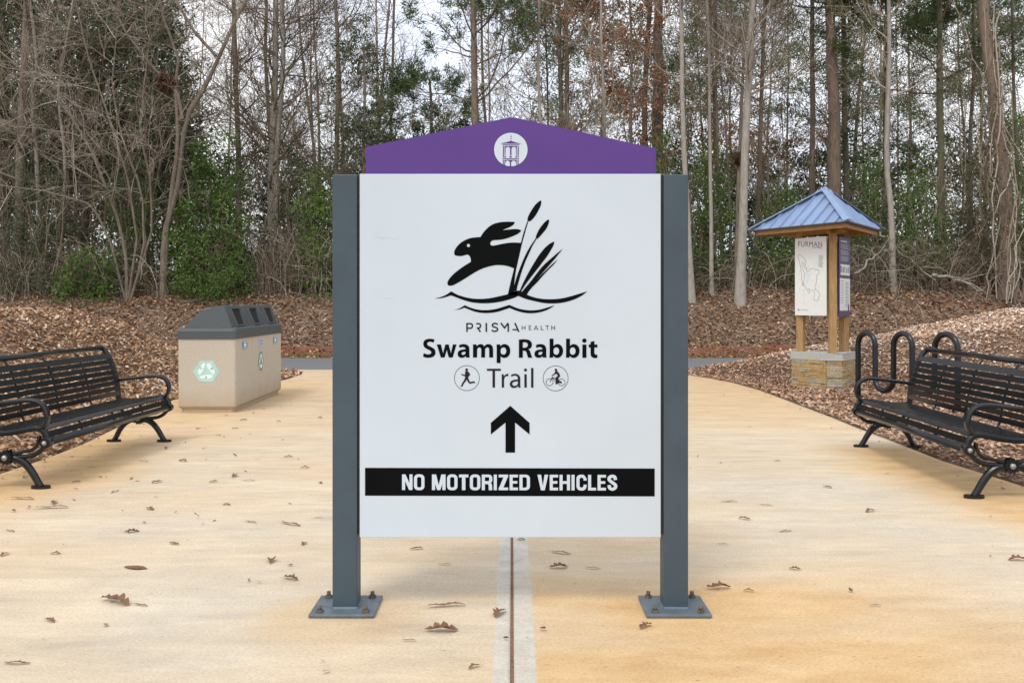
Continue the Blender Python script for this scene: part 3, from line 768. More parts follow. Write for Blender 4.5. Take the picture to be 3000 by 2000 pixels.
def cond_text(s, box):
    """condensed bold capitals drawn stroke by stroke"""
    polys = []
    Wd = {'N': 30, 'O': 30, 'M': 39, 'T': 27, 'R': 30, 'I': 10, 'Z': 27, 'E': 24, 'D': 30, 'V': 31, 'H': 30, 'C': 29, 'L': 23, 'S': 28, ' ': 13}
    gap = 4.2; H = 49.; t = 8.8
    tot = sum(Wd[c] + gap for c in s) - gap
    kx = (box[2] - box[0]) / tot; ky = (box[3] - box[1]) / H
    x = 0
    for ch in s:
        w = Wd[ch]; g = []
        R = lambda a, b, c, d: g.append(([(a, b), (c, b), (c, d), (a, d)], []))
        def ro_(x0, y0, x1, y1, r):
            return [(x0 + r - r * math.cos(a), y0 + r - r * math.sin(a)) for a in (0, .4, .8, 1.2, 1.57)] + [(x1 - r + r * math.sin(a), y0 + r - r * math.cos(a)) for a in (0, .4, .8, 1.2, 1.57)] + \
                   [(x1 - r + r * math.cos(a), y1 - r + r * math.sin(a)) for a in (0, .4, .8, 1.2, 1.57)] + [(x0 + r - r * math.sin(a), y1 - r + r * math.cos(a)) for a in (0, .4, .8, 1.2, 1.57)]
        if ch == 'N': R(0, 0, t, H); R(w - t, 0, w, H); g.append(([(0, 0), (t + 1, 0), (w, H), (w - t - 1, H)], []))
        elif ch == 'O': g.append((ro_(0, -.5, w, H + .5, 12), [ro_(t, 8, w - t, H - 8, 5)]))
        elif ch == 'M': R(0, 0, 9, H); R(w - 9, 0, w, H); g.append(([(0, 0), (12, 0), (w / 2, 34), (w - 12, 0), (w, 0), (w / 2 + 4.5, H), (w / 2 - 4.5, H)], []))
        elif ch == 'T': R(0, 0, w, 9); R(w / 2 - 5, 0, w / 2 + 5, H)
        elif ch == 'I': R(0, 0, t, H)
        elif ch == 'E': R(0, 0, t, H); R(0, 0, w, 8.5); R(0, 20, w - 2, 28); R(0, H - 8.5, w, H)
        elif ch == 'L': R(0, 0, t, H); R(0, H - 8.5, w, H)
        elif ch == 'H': R(0, 0, t, H); R(w - t, 0, w, H); R(0, 20, w, 28.5)
        elif ch == 'Z': R(0, 0, w, 8.5); R(0, H - 8.5, w, H); g.append(([(w - 12, 5), (w, 5), (12, H - 5), (0, H - 5)], []))
        elif ch == 'V': g.append(([(0, 0), (10.5, 0), (w / 2, 36), (w - 10.5, 0), (w, 0), (w / 2 + 5.5, H), (w / 2 - 5.5, H)], []))
        elif ch == 'D': g.append(([(0, 0)] + [(w - 12 + 12 * math.sin(a), 12 - 12 * math.cos(a)) for a in (0, .4, .8, 1.2, 1.57)] + [(w - 12 + 12 * math.cos(a), H - 12 + 12 * math.sin(a)) for a in (0, .4, .8, 1.2, 1.57)] + [(0, H)],
                                 [[(t, 8)] + [(w - t - 5 + 5 * math.sin(a), 13 - 5 * math.cos(a)) for a in (0, .8, 1.57)] + [(w - t - 5 + 5 * math.cos(a), H - 13 + 5 * math.sin(a)) for a in (0, .8, 1.57)] + [(t, H - 8)]]))
        elif ch == 'R':
            R(0, 0, t, H); g.append(([(t - 1, 0)] + [(w - 10 + 10 * math.sin(a), 10 - 10 * math.cos(a)) for a in (0, .5, 1, 1.57)] + [(w - 10 + 10 * math.cos(a), 18 + 10 * math.sin(a)) for a in (0, .5, 1, 1.57)] + [(t - 1, 28)],
                                     [[(t, 8), (w - t - 1, 8.5), (w - t, 12), (w - t, 17), (w - t - 1, 20.5), (t, 20.5)]]))
            g.append(([(t + 1, 26), (w - 9, 26), (w - 3, 27), (w - 1, 32), (w, H), (w - 10, H), (w - 10.5, 34), (w - 12, 30), (t + 1, 30)], []))
        elif ch == 'C': g.append(([(w, 18), (w, 12)] + ro_(0, -.5, w, H + .5, 12)[:8][::-1][1:] + [(0, H - 12)] + [(2, H - 5), (7, H - .5), (14, H + .5), (21, H), (27, H - 5), (w, H - 13), (w, 31), (w - t, 31), (w - t, H - 12), (w / 2, H - 8), (t, H - 12), (t, 12), (w / 2, 8), (w - t, 12), (w - t, 18)], []))
        elif ch == 'S': g.append((stroke(catmull([(w - 5, 16), (w - 7, 7), (w / 2, 4), (6, 8), (5.5, 16), (w / 2, 24), (w - 5, 32), (w - 6, 41), (w / 2, 45), (6.5, 41), (5, 32)], (), 4, closed=False), 9.5), []))
        for (outr, hl) in g:
            f = lambda p: (box[0] + (x + p[0]) * kx, box[1] + p[1] * ky + (x * kx) * .0025)
            polys.append(([f(p) for p in outr], [[f(p) for p in q] for q in hl]))
        x += w + gap
    return polys
graphic('band_lettering', cond_text('NO MOTORIZED VEHICLES', (1178, 1388.5, 1808, 1434)), DP, M['panel'], band, .0026)

# ------------------------------------------------------------------ benches
def make_bench(label):
    """local: +x = towards the seat front, y along length, z up; front bolt at x=0"""
    root = thing('park_bench', label, 'bench', group='black slatted metal benches facing each other across the pavement')
    L = 2.28
    B = lambda b, z, y: (-b, y, z)
    side = (0, 1, 0)
    for ye in (-L / 2, L / 2):
        mb = MB()
        # seat rail, front scroll and oval
        rail = catmull([B(.47, .385, ye), B(.38, .372, ye), B(.26, .375, ye), B(.14, .395, ye), B(.06, .405, ye), B(.01, .375, ye), B(-.002, .325, ye), B(.0, .305, ye)], (), 4, closed=False)
        mb.bar(rail, side, .050, .038)
        oval = catmull([B(.0, .30, ye), B(.045, .25, ye), B(.10, .222, ye), B(.18, .212, ye), B(.27, .205, ye)], (), 4, closed=False)
        mb.bar(oval, side, .04, .03)
        oval = catmull([B(.055, .355, ye), B(.052, .33, ye), B(.07, .285, ye), B(.10, .262, ye), B(.15, .25, ye), B(.27, .225, ye), B(.38, .25, ye), B(.44, .30, ye), B(.47, .385, ye)], (), 4, closed=False)
        mb.bar(oval, side, .036, .022)
        mb.tube([B(.0, .31, ye - .032), B(.0, .31, ye + .032)], .036, 16)
        ros = [(-.27 + (.052 if k % 2 else .040) * math.cos(k * math.pi / 12), .21 + (.052 if k % 2 else .040) * math.sin(k * math.pi / 12)) for k in range(24)]
        mb.prism(ros, 'y', ye - .03, ye + .03)
        fr = bevel(mb.build('end_frame', M['iron'], root), .004, 1)
        for (b, z, r) in ((.0, .31, .017), (.27, .21, .020)):
            for s in (-1, 1):
                mb = MB()
                mb.tube([B(b, z, ye + s * .028), B(b, z, ye + s * .042), B(b, z, ye + s * .049), B(b, z, ye + s * .052)], [r, r, r * .7, r * .1], 12)
                mb.build('bolt_cap', M['bolt'], fr)
        # back upright
        mb = MB()
        up = catmull([B(.455, .36, ye), B(.462, .45, ye), B(.475, .55, ye), B(.505, .66, ye), B(.545, .765, ye), B(.585, .828, ye), B(.622, .856, ye), B(.658, .852, ye), B(.674, .824, ye)], (), 4, closed=False)
        mb.bar(up, side, .050, .042)
        mb.tube([B(.660, .836, ye - .028), B(.660, .836, ye + .028)], .024, 12)
        bevel(mb.build('back_upright', M['iron'], root), .003, 1)
        # armrest
        mb = MB()
        arm = catmull([B(.475, .52, ye), B(.455, .552, ye), B(.40, .566, ye), B(.30, .578, ye), B(.18, .592, ye), B(.10, .595, ye), B(.045, .578, ye), B(.008, .535, ye), B(-.004, .475, ye), B(.012, .43, ye), B(.045, .402, ye)], (), 4, closed=False)
        mb.bar(arm, side, .058, .030)
        bevel(mb.build('armrest', M['iron'], root), .004, 1)
        # legs
        for path in ([B(.27, .20, ye), B(.20, .198, ye), B(.145, .165, ye), B(.10, .11, ye), B(.065, .05, ye), B(.04, .012, ye)],
                     [B(.27, .20, ye), B(.34, .198, ye), B(.40, .165, ye), B(.445, .11, ye), B(.475, .05, ye), B(.50, .012, ye)]):
            mb = MB(); pp = catmull(path, (), 4, closed=False)
            mb.bar(pp, side, .048, .042, taper=[1.25 - .35 * k / len(pp) for k in range(len(pp))])
            fx = path[-1][0]
            mb.prism([(fx + .066 * math.cos(a) , ye + .038 * math.sin(a)) for a in [k * math.pi / 9 for k in range(18)]], 'z', .001, .018)
            bevel(mb.build('leg', M['iron'], root), .003, 1)
    yi, yo = -L / 2 + .02, L / 2 - .02
    def slat(cx, cz, ang, w, t=.007, nm='slat'):
        mb = MB(); c, s = math.cos(ang), math.sin(ang)
        pts = [(-w / 2, -t / 2), (w / 2, -t / 2), (w / 2, t / 2), (-w / 2, t / 2)]
        mb.prism([(cx + a * c - b * s, cz + a * s + b * c) for a, b in pts], 'y', yi, yo)
        return bevel(mb.build(nm, M['iron'], root), .0022, 1)
    # seat slats (ang 0 = flat)
    mb = MB(); mb.tube([(0.004, yi, .312), (.004, yo, .312)], .026, 14); mb.build('front_rail', M['iron'], root)
    slat(-.006, .362, math.radians(-74), .042)
    slat(-.040, .404, math.radians(-26), .045)
    for k in range(7):
        b = .098 + k * .050
        z = np.interp(b, [.08, .14, .26, .38, .47], [.418, .412, .392, .389, .402])
        slat(-b, float(z), math.radians(-4), .042)
    # back slats
    path = [(.462, .45), (.475, .55), (.505, .66), (.545, .765), (.585, .828)]
    for k in range(8):
        z = .445 + k * .0472
        b = float(np.interp(z, [p[1] for p in path], [p[0] for p in path])) - .018
        b2 = float(np.interp(z + .01, [p[1] for p in path], [p[0] for p in path])) - .018
        slat(-b, z, math.atan2(.01, -(b2 - b)), .0385 if k < 7 else .050)
    mb = MB(); mb.tube([(-.606, yi, .848), (-.606, yo, .848)], .022, 12); mb.build('top_rail', M['iron'], root)
    for yk in (-L / 4, 0, L / 4):
        mb = MB()
        pth = catmull([B(.02, .33, yk), B(.03, .375, yk), B(.065, .398, yk), B(.14, .398, yk), B(.26, .378, yk), B(.38, .375, yk), B(.445, .39, yk), B(.468, .45, yk), B(.482, .55, yk), B(.512, .66, yk), B(.552, .765, yk), B(.592, .825, yk)], (), 3, closed=False)
        mb.bar(pth, side, .026, .008)
        mb.build('support_strap', M['iron'], root)
    return root

def copy_tree(o, parent=None):
    c = o.copy(); COL.objects.link(c); c.parent = parent
    for ch in list(o.children):
        copy_tree(ch, c)
    return c
bench = make_bench('black slatted metal bench on the left pavement edge, nearer than the recycling bins')
bench2 = copy_tree(bench)
bench2['label'] = 'black slatted metal bench on the right pavement edge, in front of the wave bike rack'
# placement from the feet: local front foot is at x=-.04
bench.location = (-3.13, 7.88, 0); bench.rotation_euler = (0, 0, math.radians(-1.0))
bench2.location = (2.97, 7.55, 0); bench2.rotation_euler = (0, 0, math.radians(178.2))

# ------------------------------------------------------------------ recycling bins
bins = thing('recycling_bin', 'three-compartment pebbled concrete recycling bin with dark grey hooded lid and teal recycling decal', 'recycling bin', (-3.17, 11.42, 0), math.radians(1.25))
BW, BL, BH = .66, 2.5, .85      # local: x from -BW..0 (0 = plaza side), y 0..BL
def rrect(x0, x1, y0, y1, r, n=4):
    out = []
    for cx, cy, a0 in ((x1 - r, y0 + r, -90), (x1 - r, y1 - r, 0), (x0 + r, y1 - r, 90), (x0 + r, y0 + r, 180)):
        for k in range(n + 1):
            a = math.radians(a0 + 90 * k / n); out.append((cx + r * math.cos(a), cy + r * math.sin(a)))
    return out
def loft(mb, rings, zs, cap=True, smooth=False):
    n = len(rings[0]); vs = []
    for r_, z in zip(rings, zs): vs += [(p[0], p[1], z) for p in r_]
    fs = []
    for i in range(len(rings) - 1):
        for k in range(n):
            k2 = (k + 1) % n; fs.append((i * n + k, i * n + k2, (i + 1) * n + k2, (i + 1) * n + k))
    if cap:
        fs.append(tuple(reversed(range(n)))); fs.append(tuple((len(rings) - 1) * n + k for k in range(n)))
    mb.add(vs, fs, smooth)
mb = MB(); loft(mb, [rrect(-BW + .03, -.03, .03, BL - .03, .04)] * 2, [.001, .05]); mb.build('plinth', M['binstone'], bins)
seg = BL / 3
for k in range(3):
    y0 = k * seg + (.004 if k else 0); y1 = (k + 1) * seg - (.004 if k < 2 else 0)
    mb = MB()
    q = .045 if True else 0
    loft(mb, [rrect(-BW + i, -i, y0 + (i if k == 0 else 0), y1 - (i if k == 2 else 0), .04 if False else .03) for i in (.02, 0, 0)], [.045, .075, BH])
    mb.build('bin_body', M['binstone'], bins)
mb = MB()
lo = .012
loft(mb, [rrect(-BW - lo, lo, -lo, BL + lo, .045), rrect(-BW - lo, lo, -lo, BL + lo, .045), rrect(-BW - lo + .012, lo - .012, -lo + .012, BL + lo - .012, .045), rrect(-BW + .02, -.02, .02, BL - .02, .04)], [BH - .005, BH + .085, BH + .115, BH + .125])
lid = mb.build('lid', M['binlid'], bins)
for k in range(3):
    yc = (k + .5) * seg; hw = seg / 2 - .012
    # hood profile in x-z
    prof = catmull([(-BW + .06, BH + .12), (-BW + .13, BH + .20), (-BW + .22, BH + .285), (-BW + .33, BH + .345), (-BW + .45, BH + .372), (-.17, BH + .375), (-.14, BH + .365), (-.045, BH + .12)], (0, 7), 4, closed=False)
    yl = yc - hw; yh = yc + hw
    mb = MB()
    ins = .035
    n = len(prof)
    vs = []
    zt = lambda z: max(0, min(1, (z - BH - .12) / .255))
    for s_ in (0, 1):
        for (x, z) in prof:
            vs.append((x, (yl + ins * zt(z)) if s_ == 0 else (yh - ins * zt(z)), z))
    fs = [(i, i + 1, n + i + 1, n + i) for i in range(n - 1)]
    fs += [tuple(range(n))[::-1], tuple(range(n, 2 * n))]
    mb.add(vs, fs)
    hood = bevel(mb.build('hood', M['binlid'], bins), .042, 4)
    # framed opening on the sloped front
    fx0, fz0, fx1, fz1 = -.14, BH + .365, -.045, BH + .12
    sl = Vector((fx1 - fx0, 0, fz1 - fz0)); nrm = Vector((-sl.z, 0, sl.x)).normalized()
    def fp(t, y, off): 
        p = Vector((fx0, 0, fz0)) + sl * t + nrm * off; return (p.x, y, p.z)
    wt, wb = .155, .12
    fr_o = [(0.06, -wt - .045), (0.06, wt + .045), (.97, wb + .045), (.97, -wb - .045)]
    wt, wb = .185, .145
    fr_i = [(0.12, -wt), (0.12, wt), (.88, wb), (.88, -wb)]
    mb = MB()
    vs = [fp(t, yc + y, 0.001) for t, y in fr_o] + [fp(t, yc + y, .022) for t, y in [(a + (.03 if a < .5 else -.02), b * .93) for a, b in fr_o]] + [fp(t, yc + y, .020) for t, y in fr_i] + [fp(t, yc + y, .004) for t, y in fr_i]
    fs = []
    for lay in range(3):
        for i in range(4):
            j = (i + 1) % 4; fs.append((lay * 4 + i, lay * 4 + j, lay * 4 + 4 + j, lay * 4 + 4 + i))
    mb.add(vs, fs); mb.build('opening_frame', M['binlid'], hood)
    mb = MB(); mb.add([fp(t, yc + y, .0045) for t, y in fr_i], [(0, 1, 2, 3)]); mb.build('opening', M['dark'], hood)
    # small plaque
    mb = MB(); mb.box(.001, .006, yc - .115, yc + .115, BH - .135, BH - .045)
    pl = mb.build('plaque', M['lilac'] if k == 1 else M['blue'], bins)
    mb = MB()
    if k == 1:
        for r_ in (0, 1): 
            for q_ in range(5): mb.box(.006, .0068, yc - .09 + q_ * .037, yc - .09 + q_ * .037 + .026, BH - .120 + r_ * .038, BH - .096 + r_ * .038)
    else:
        mb.box(.006, .0068, yc - .045, yc + .045, BH - .11, BH - .07)
        mb.box(.006, .0068, yc - .105, yc + .105, BH - .056, BH - .051)
        mb.box(.006, .0068, yc - .105, yc + .105, BH - .129, BH - .124)
    mb.build('plaque_print', M['decalwhite'] if k != 1 else M['blue'], pl)
# recycling decals
def decal(name, cx, cz, R, plane, mt):
    """plane: function (u,v,off)->xyz"""
    hexa = [(R * math.cos(k * math.pi / 3), R * math.sin(k * math.pi / 3) * .93) for k in range(6)]
    mb = MB(); mb.add([plane(cx + u, cz + v, .002) for u, v in hexa], [(0, 1, 2, 3, 4, 5)])
    d_ = mb.build(name, mt, bins)
    mb = MB()
    for k in range(3):
        a = math.radians(90 + 120 * k)
        c, s = math.cos(a - math.pi / 2), math.sin(a - math.pi / 2)
        for shp in ([(-.52, .22), (-.40, .56), (-.24, .70), (-.05, .66), (-.10, .46), (-.24, .16)], [(.05, .66), (.26, .66), (.42, .54), (.56, .20), (.22, .14), (.04, .42)]):
            pts = [(p[0] * R * .92, p[1] * R * .92) for p in shp]
            pts = [(p[0] * c - p[1] * s, p[0] * s + p[1] * c) for p in pts]
            tr_ = tessellate_polygon([[Vector((p[0], p[1], 0)) for p in pts]])
            mb.add([plane(cx + u, cz + v, .0035) for u, v in pts], [tuple(t) for t in tr_])
    mb.build('recycling_arrows', M['decalwhite'], d_)
decal('recycling_decal', -.335, .475, .15, lambda u, v, o: (u, -o, v), M['teal'])
decal('recycling_decal', seg * 1.5, .52, .15, lambda u, v, o: (o, u, v), M['decalgrey'])

# ------------------------------------------------------------------ bike rack
rack = thing('bike_rack', 'dark wave-shaped tubular bike rack standing on the mulch behind the right bench', 'bike rack', (3.60 + 1.0, 13.0, 0))
P0 = Vector(((2514 - 1500) / FP * 13.15, 13.15, 0)); P1 = Vector(((2806 - 1500) / FP * 11.6, 11.6, 0))
ax = (P1 - P0)
wv = []
nl = 6   # verticals
ts = [0, .155, .41, .53, .80, 1.0]
ts = [0, .19, .385, .575, .79, 1.0]
zt_, zb_ = .865, .13
pts = [(ts[0], -.05), (ts[0], .3)]
for i in range(5):
    a, b = ts[i], ts[i + 1]; c = (a + b) / 2; r = (b - a) / 2; L_ = ax.length
    if i % 2 == 0:
        pts += [(c - r * math.cos(t), zt_ - r * L_ + r * L_ * math.sin(t)) for t in [k * math.pi / 12 for k in range(13)]]
    else:
        pts += [(c - r * math.cos(t), zb_ + r * L_ - r * L_ * math.sin(t)) for t in [k * math.pi / 12 for k in range(13)]]
pts += [(ts[5], .3), (ts[5], -.05)]
mb = MB()
mb.tube([P0 + ax * t + Vector((0, 0, z - 0 + .03 * t)) - Vector((4.6, 13.0, 0)) for t, z in pts], .036, 12)
mb.build('tube_frame', M['iron'], rack)
for t in (0, 1):
    q = P0 + ax * t - Vector((4.6, 13, 0)); mb = MB(); mb.tube([q + Vector((0, 0, -.03)), q + Vector((0, 0, .03))], .07, 14, smooth=False); mb.build('flange', M['iron'], rack)

# ------------------------------------------------------------------ kiosk
GX, GY = 4.71, 14.95
kiosk = thing('information_kiosk', 'triangular trail map kiosk with blue metal roof, cedar posts and stacked stone base', 'kiosk', (GX, GY, 0))
ang0 = math.atan2(-.999, -.045)
dirs = [(math.cos(ang0 + k * 2 * math.pi / 3), math.sin(ang0 + k * 2 * math.pi / 3)) for k in range(3)]  # near, right, left(ccw)
def trunc(R, c):
    vs = [Vector((d[0] * R, d[1] * R)) for d in dirs]; out = []
    for i in range(3):
        a = vs[i - 1]; b = vs[i]; d = vs[(i + 1) % 3]
        out.append(b + (a - b).normalized() * c); out.append(b + (d - b).normalized() * c)
    return [(v.x, v.y) for v in out]
mb = MB(); mb.prism(trunc(.655, .22), 'z', -.1, .425); mb.build('core', STONES[2], kiosk)
mb = MB(); mb.prism(trunc(.705, .235), 'z', .425, .525); bevel(mb.build('cap_stone', M['cap'], kiosk), .008, 2)
# ledge stones
rs = random.Random(8)
hexa = [Vector(p) for p in trunc(.655, .22)]
lay = -.04; hts = []
z = -.03
while z < .42:
    h = rs.choice([.022, .03, .036, .045]); h = min(h, .424 - z); hts.append((z, h)); z += h + .003
nst = 0
for (z0, h) in hts:
    for i in range(6):
        a, b = hexa[i], hexa[(i + 1) % 6]
        if (((a + b) / 2).y > .05): continue
        e = (b - a); Ln = e.length; e.normalize(); nrm = Vector((e.y, -e.x))
        if nrm.dot((a + b) / 2) < 0: nrm = -nrm
        t = 0
        while t < Ln - .004:
            w = rs.uniform(.10, .26); w = min(w, Ln - t)
            if Ln - t - w < .05: w = Ln - t
            pr_ = rs.uniform(.010, .028)
            A = a + e * (t + .001); Bp = a + e * (t + w - .001)
            mb = MB()
            pts = [A - nrm * .01, Bp - nrm * .01, Bp + nrm * pr_, A + nrm * (pr_ + rs.uniform(-.004, .004))]
            vs = [(p.x, p.y, z0) for p in pts] + [(p.x, p.y, z0 + h + rs.uniform(-.003, 0)) for p in pts]
            mb.add(vs, [(0, 3, 2, 1), (4, 5, 6, 7), (0, 1, 5, 4), (1, 2, 6, 5), (2, 3, 7, 6), (3, 0, 4, 7)])
            mb.build('stone', rs.choice(STONES), kiosk); nst += 1
            t += w
# posts
pr_ = .374
postc = [Vector((d[0] * pr_, d[1] * pr_)) for d in dirs]
for k in range(3):
    c = postc[k]; mb = MB(); a0 = ang0 + k * 2 * math.pi / 3
    w = .052
    poly_ = []
    for q in range(4):
        a = a0 + math.pi / 4 + q * math.pi / 2
        poly_.append((c.x + w * 1.414 * math.cos(a), c.y + w * 1.414 * math.sin(a)))
    mb.prism(poly_, 'z', .526, 2.46); bevel(mb.build('post', M['wood'], kiosk), .004, 1)
# panels: face between left (2) and near (0) post; and near(0)-right(1)
def face_frame(i, j, off):
    a, b = postc[i], postc[j]; e = (b - a).normalized(); n = Vector((e.y, -e.x))
    if n.dot((a + b) / 2) < 0: n = -n
    return a, b, e, n
def kpanel(i, j, t0, t1, z0, z1, m, name, off=.062, th=.02):
    a, b, e, n = face_frame(i, j, 0); Ln = (b - a).length
    A = a + e * (t0 * Ln) + n * off; Bp = a + e * (t1 * Ln) + n * off
    mb = MB(); pts = [A, Bp, Bp + n * th, A + n * th]
    vs = [(p.x, p.y, z0) for p in pts] + [(p.x, p.y, z1) for p in pts]
    mb.add(vs, [(0, 3, 2, 1), (4, 5, 6, 7), (0, 1, 5, 4), (1, 2, 6, 5), (2, 3, 7, 6), (3, 0, 4, 7)])
    o = bevel(mb.build(name, m, kiosk), .002, 1)
    W_ = (t1 - t0) * Ln
    def mp(u, v, k=0):   # u right 0..1 seen from outside, v down 0..1
        q = A + e * (u * W_) + n * (th + .0012 + .0004 * k)
        return (q.x, q.y, z1 - v * (z1 - z0))
    return o, mp
def kgraphic(name, polys, mp, m, parent, k=0):
    mb = MB()
    for (o, hs_) in polys:
        lp = [o] + list(hs_)
        tr_ = tessellate_polygon([[Vector((p[0], p[1], 0)) for p in q] for q in lp]); allp = [p for q in lp for p in q]
        mb.add([mp(p[0], p[1], k) for p in allp], [tuple(t) for t in tr_])
    return mb.build(name, m, parent)
mp_o, mpf = kpanel(2, 0, -.06, .93, 1.074, 2.24, M['mapwhite'], 'map_panel')
# coordinates in the crop: panel spans x 622..1005, y 607..1507
def K(x, y): return ((x - 622) / 383., (y - (625 - .0914 * (x - 622))) / (878 + .109 * (x - 622)))
def KS(pts, w, sm=False):
    if sm: pts = catmull(pts, (), 3, closed=False)
    return ([K(*p) for p in stroke(pts, w)], [])
def ktext(name, s, box, mp, m, parent, **kw):
    pts, tris = text_polys(s, box, **kw); mb = MB(); mb.add([mp(*K(*p)) for p in pts], tris); return mb.build(name, m, parent)
ktext('map_title', 'FURMAN', (666, 656, 958, 716), mpf, M['mappurple'], mp_o, bold=0., spacing=1.12)
ktext('map_subtitle', 'Trail Map', (833, 712, 958, 742), mpf, M['mapline'], mp_o, bold=.01, shear=.25)
ktext('map_footer', 'FURMAN', (690, 1433, 790, 1450), mpf, M['mapline'], mp_o)
kgraphic('map_seal', [([K(*p) for p in circle(670, 1440, 10, 10)], [])], mpf, M['mappurple'], mp_o)
kgraphic('map_lake', [([K(*p) for p in [(752, 1010), (790, 1000), (805, 1030), (800, 1080), (790, 1140), (765, 1145), (752, 1090)]], [])], mpf, M['mapblue'], mp_o)
trl = [[(722, 1140), (710, 1090), (705, 1020), (690, 930), (675, 870), (663, 820), (670, 805), (695, 812), (725, 840), (755, 870), (762, 900), (750, 920), (765, 950), (775, 1000), (800, 990), (830, 965), (870, 975), (910, 980), (920, 1020), (895, 1045), (890, 1120), (870, 1205), (905, 1220), (925, 1260), (905, 1335), (862, 1325), (865, 1240), (835, 1215), (800, 1205)],
       [(728, 1140), (740, 1080), (745, 1030), (725, 980), (712, 940), (712, 905), (730, 895), (737, 920), (745, 960), (765, 970)],
       [(728, 1155), (760, 1180), (785, 1225), (800, 1245), (812, 1240), (790, 1190)]]
kgraphic('map_trails', [KS(t, 5, True) for t in trl] + [KS([(735, 1200), (742, 1390)], 2)], mpf, M['mapline'], mp_o)
kgraphic('map_marker', [KS([(705, 1155), (745, 1140)], 5), KS([(715, 1130), (730, 1165)], 5)], mpf, M['mapred'], mp_o)
rs = random.Random(4)
dots = [KS([(x, y), (x + rs.uniform(8, 20), y)], 3) for x, y in [(rs.uniform(660, 940), rs.uniform(880, 1400)) for _ in range(46)]]
dots += [KS([(918, 815 + k * 9), (918 + rs.uniform(35, 58), 813 + k * 9)], 3.5) for k in range(16)]
kgraphic('map_notes', dots, mpf, M['mapline'], mp_o, 1)
sp_o, spf = kpanel(0, 1, .09, 1.06, 1.06, 2.24, M['deeppurple'], 'side_panel')
def SQ(x0, y0, x1, y1): return ([(x0, y0), (x1, y0), (x1, y1), (x0, y1)], [])
kgraphic('side_sheet', [SQ(.04, .52, .98, .925)], spf, M['mapwhite'], sp_o, 0)
kgraphic('side_photo', [SQ(.1, .345, .95, .48)], spf, M['mapwhite'], sp_o, 0)
rs = random.Random(14)
kgraphic('side_photo_print', [SQ(.1 + .17 * k, .36 + rs.uniform(0, .03), .1 + .17 * k + rs.uniform(.08, .15), .45) for k in range(5)], spf, M['mapline'], sp_o, 1)
kgraphic('side_print', [SQ(.12, .09 + .013 * k, .12 + rs.uniform(.6, .8), .094 + .013 * k) for k in range(17) if k not in (5, 11)] + [SQ(.12, .045, .7, .065)], spf, M['lilac'], sp_o, 1)
kgraphic('sheet_print', [SQ(.12, .55 + .03 * k, .4, .558 + .03 * k) for k in range(10)] + [SQ(.55, .565 + .018 * k, .85, .573 + .018 * k) for k in range(18)], spf, M['mapline'], sp_o, 1)
kgraphic('side_spire', [([(.78, .87), (.84, .83), (.90, .87), (.90, .925), (.78, .925)], [])], spf, M['purple'], sp_o, 2)
tp_o, tpf = kpanel(1, 2, .0, 1.0, 1.074, 2.24, M['mapwhite'], 'rear_panel')
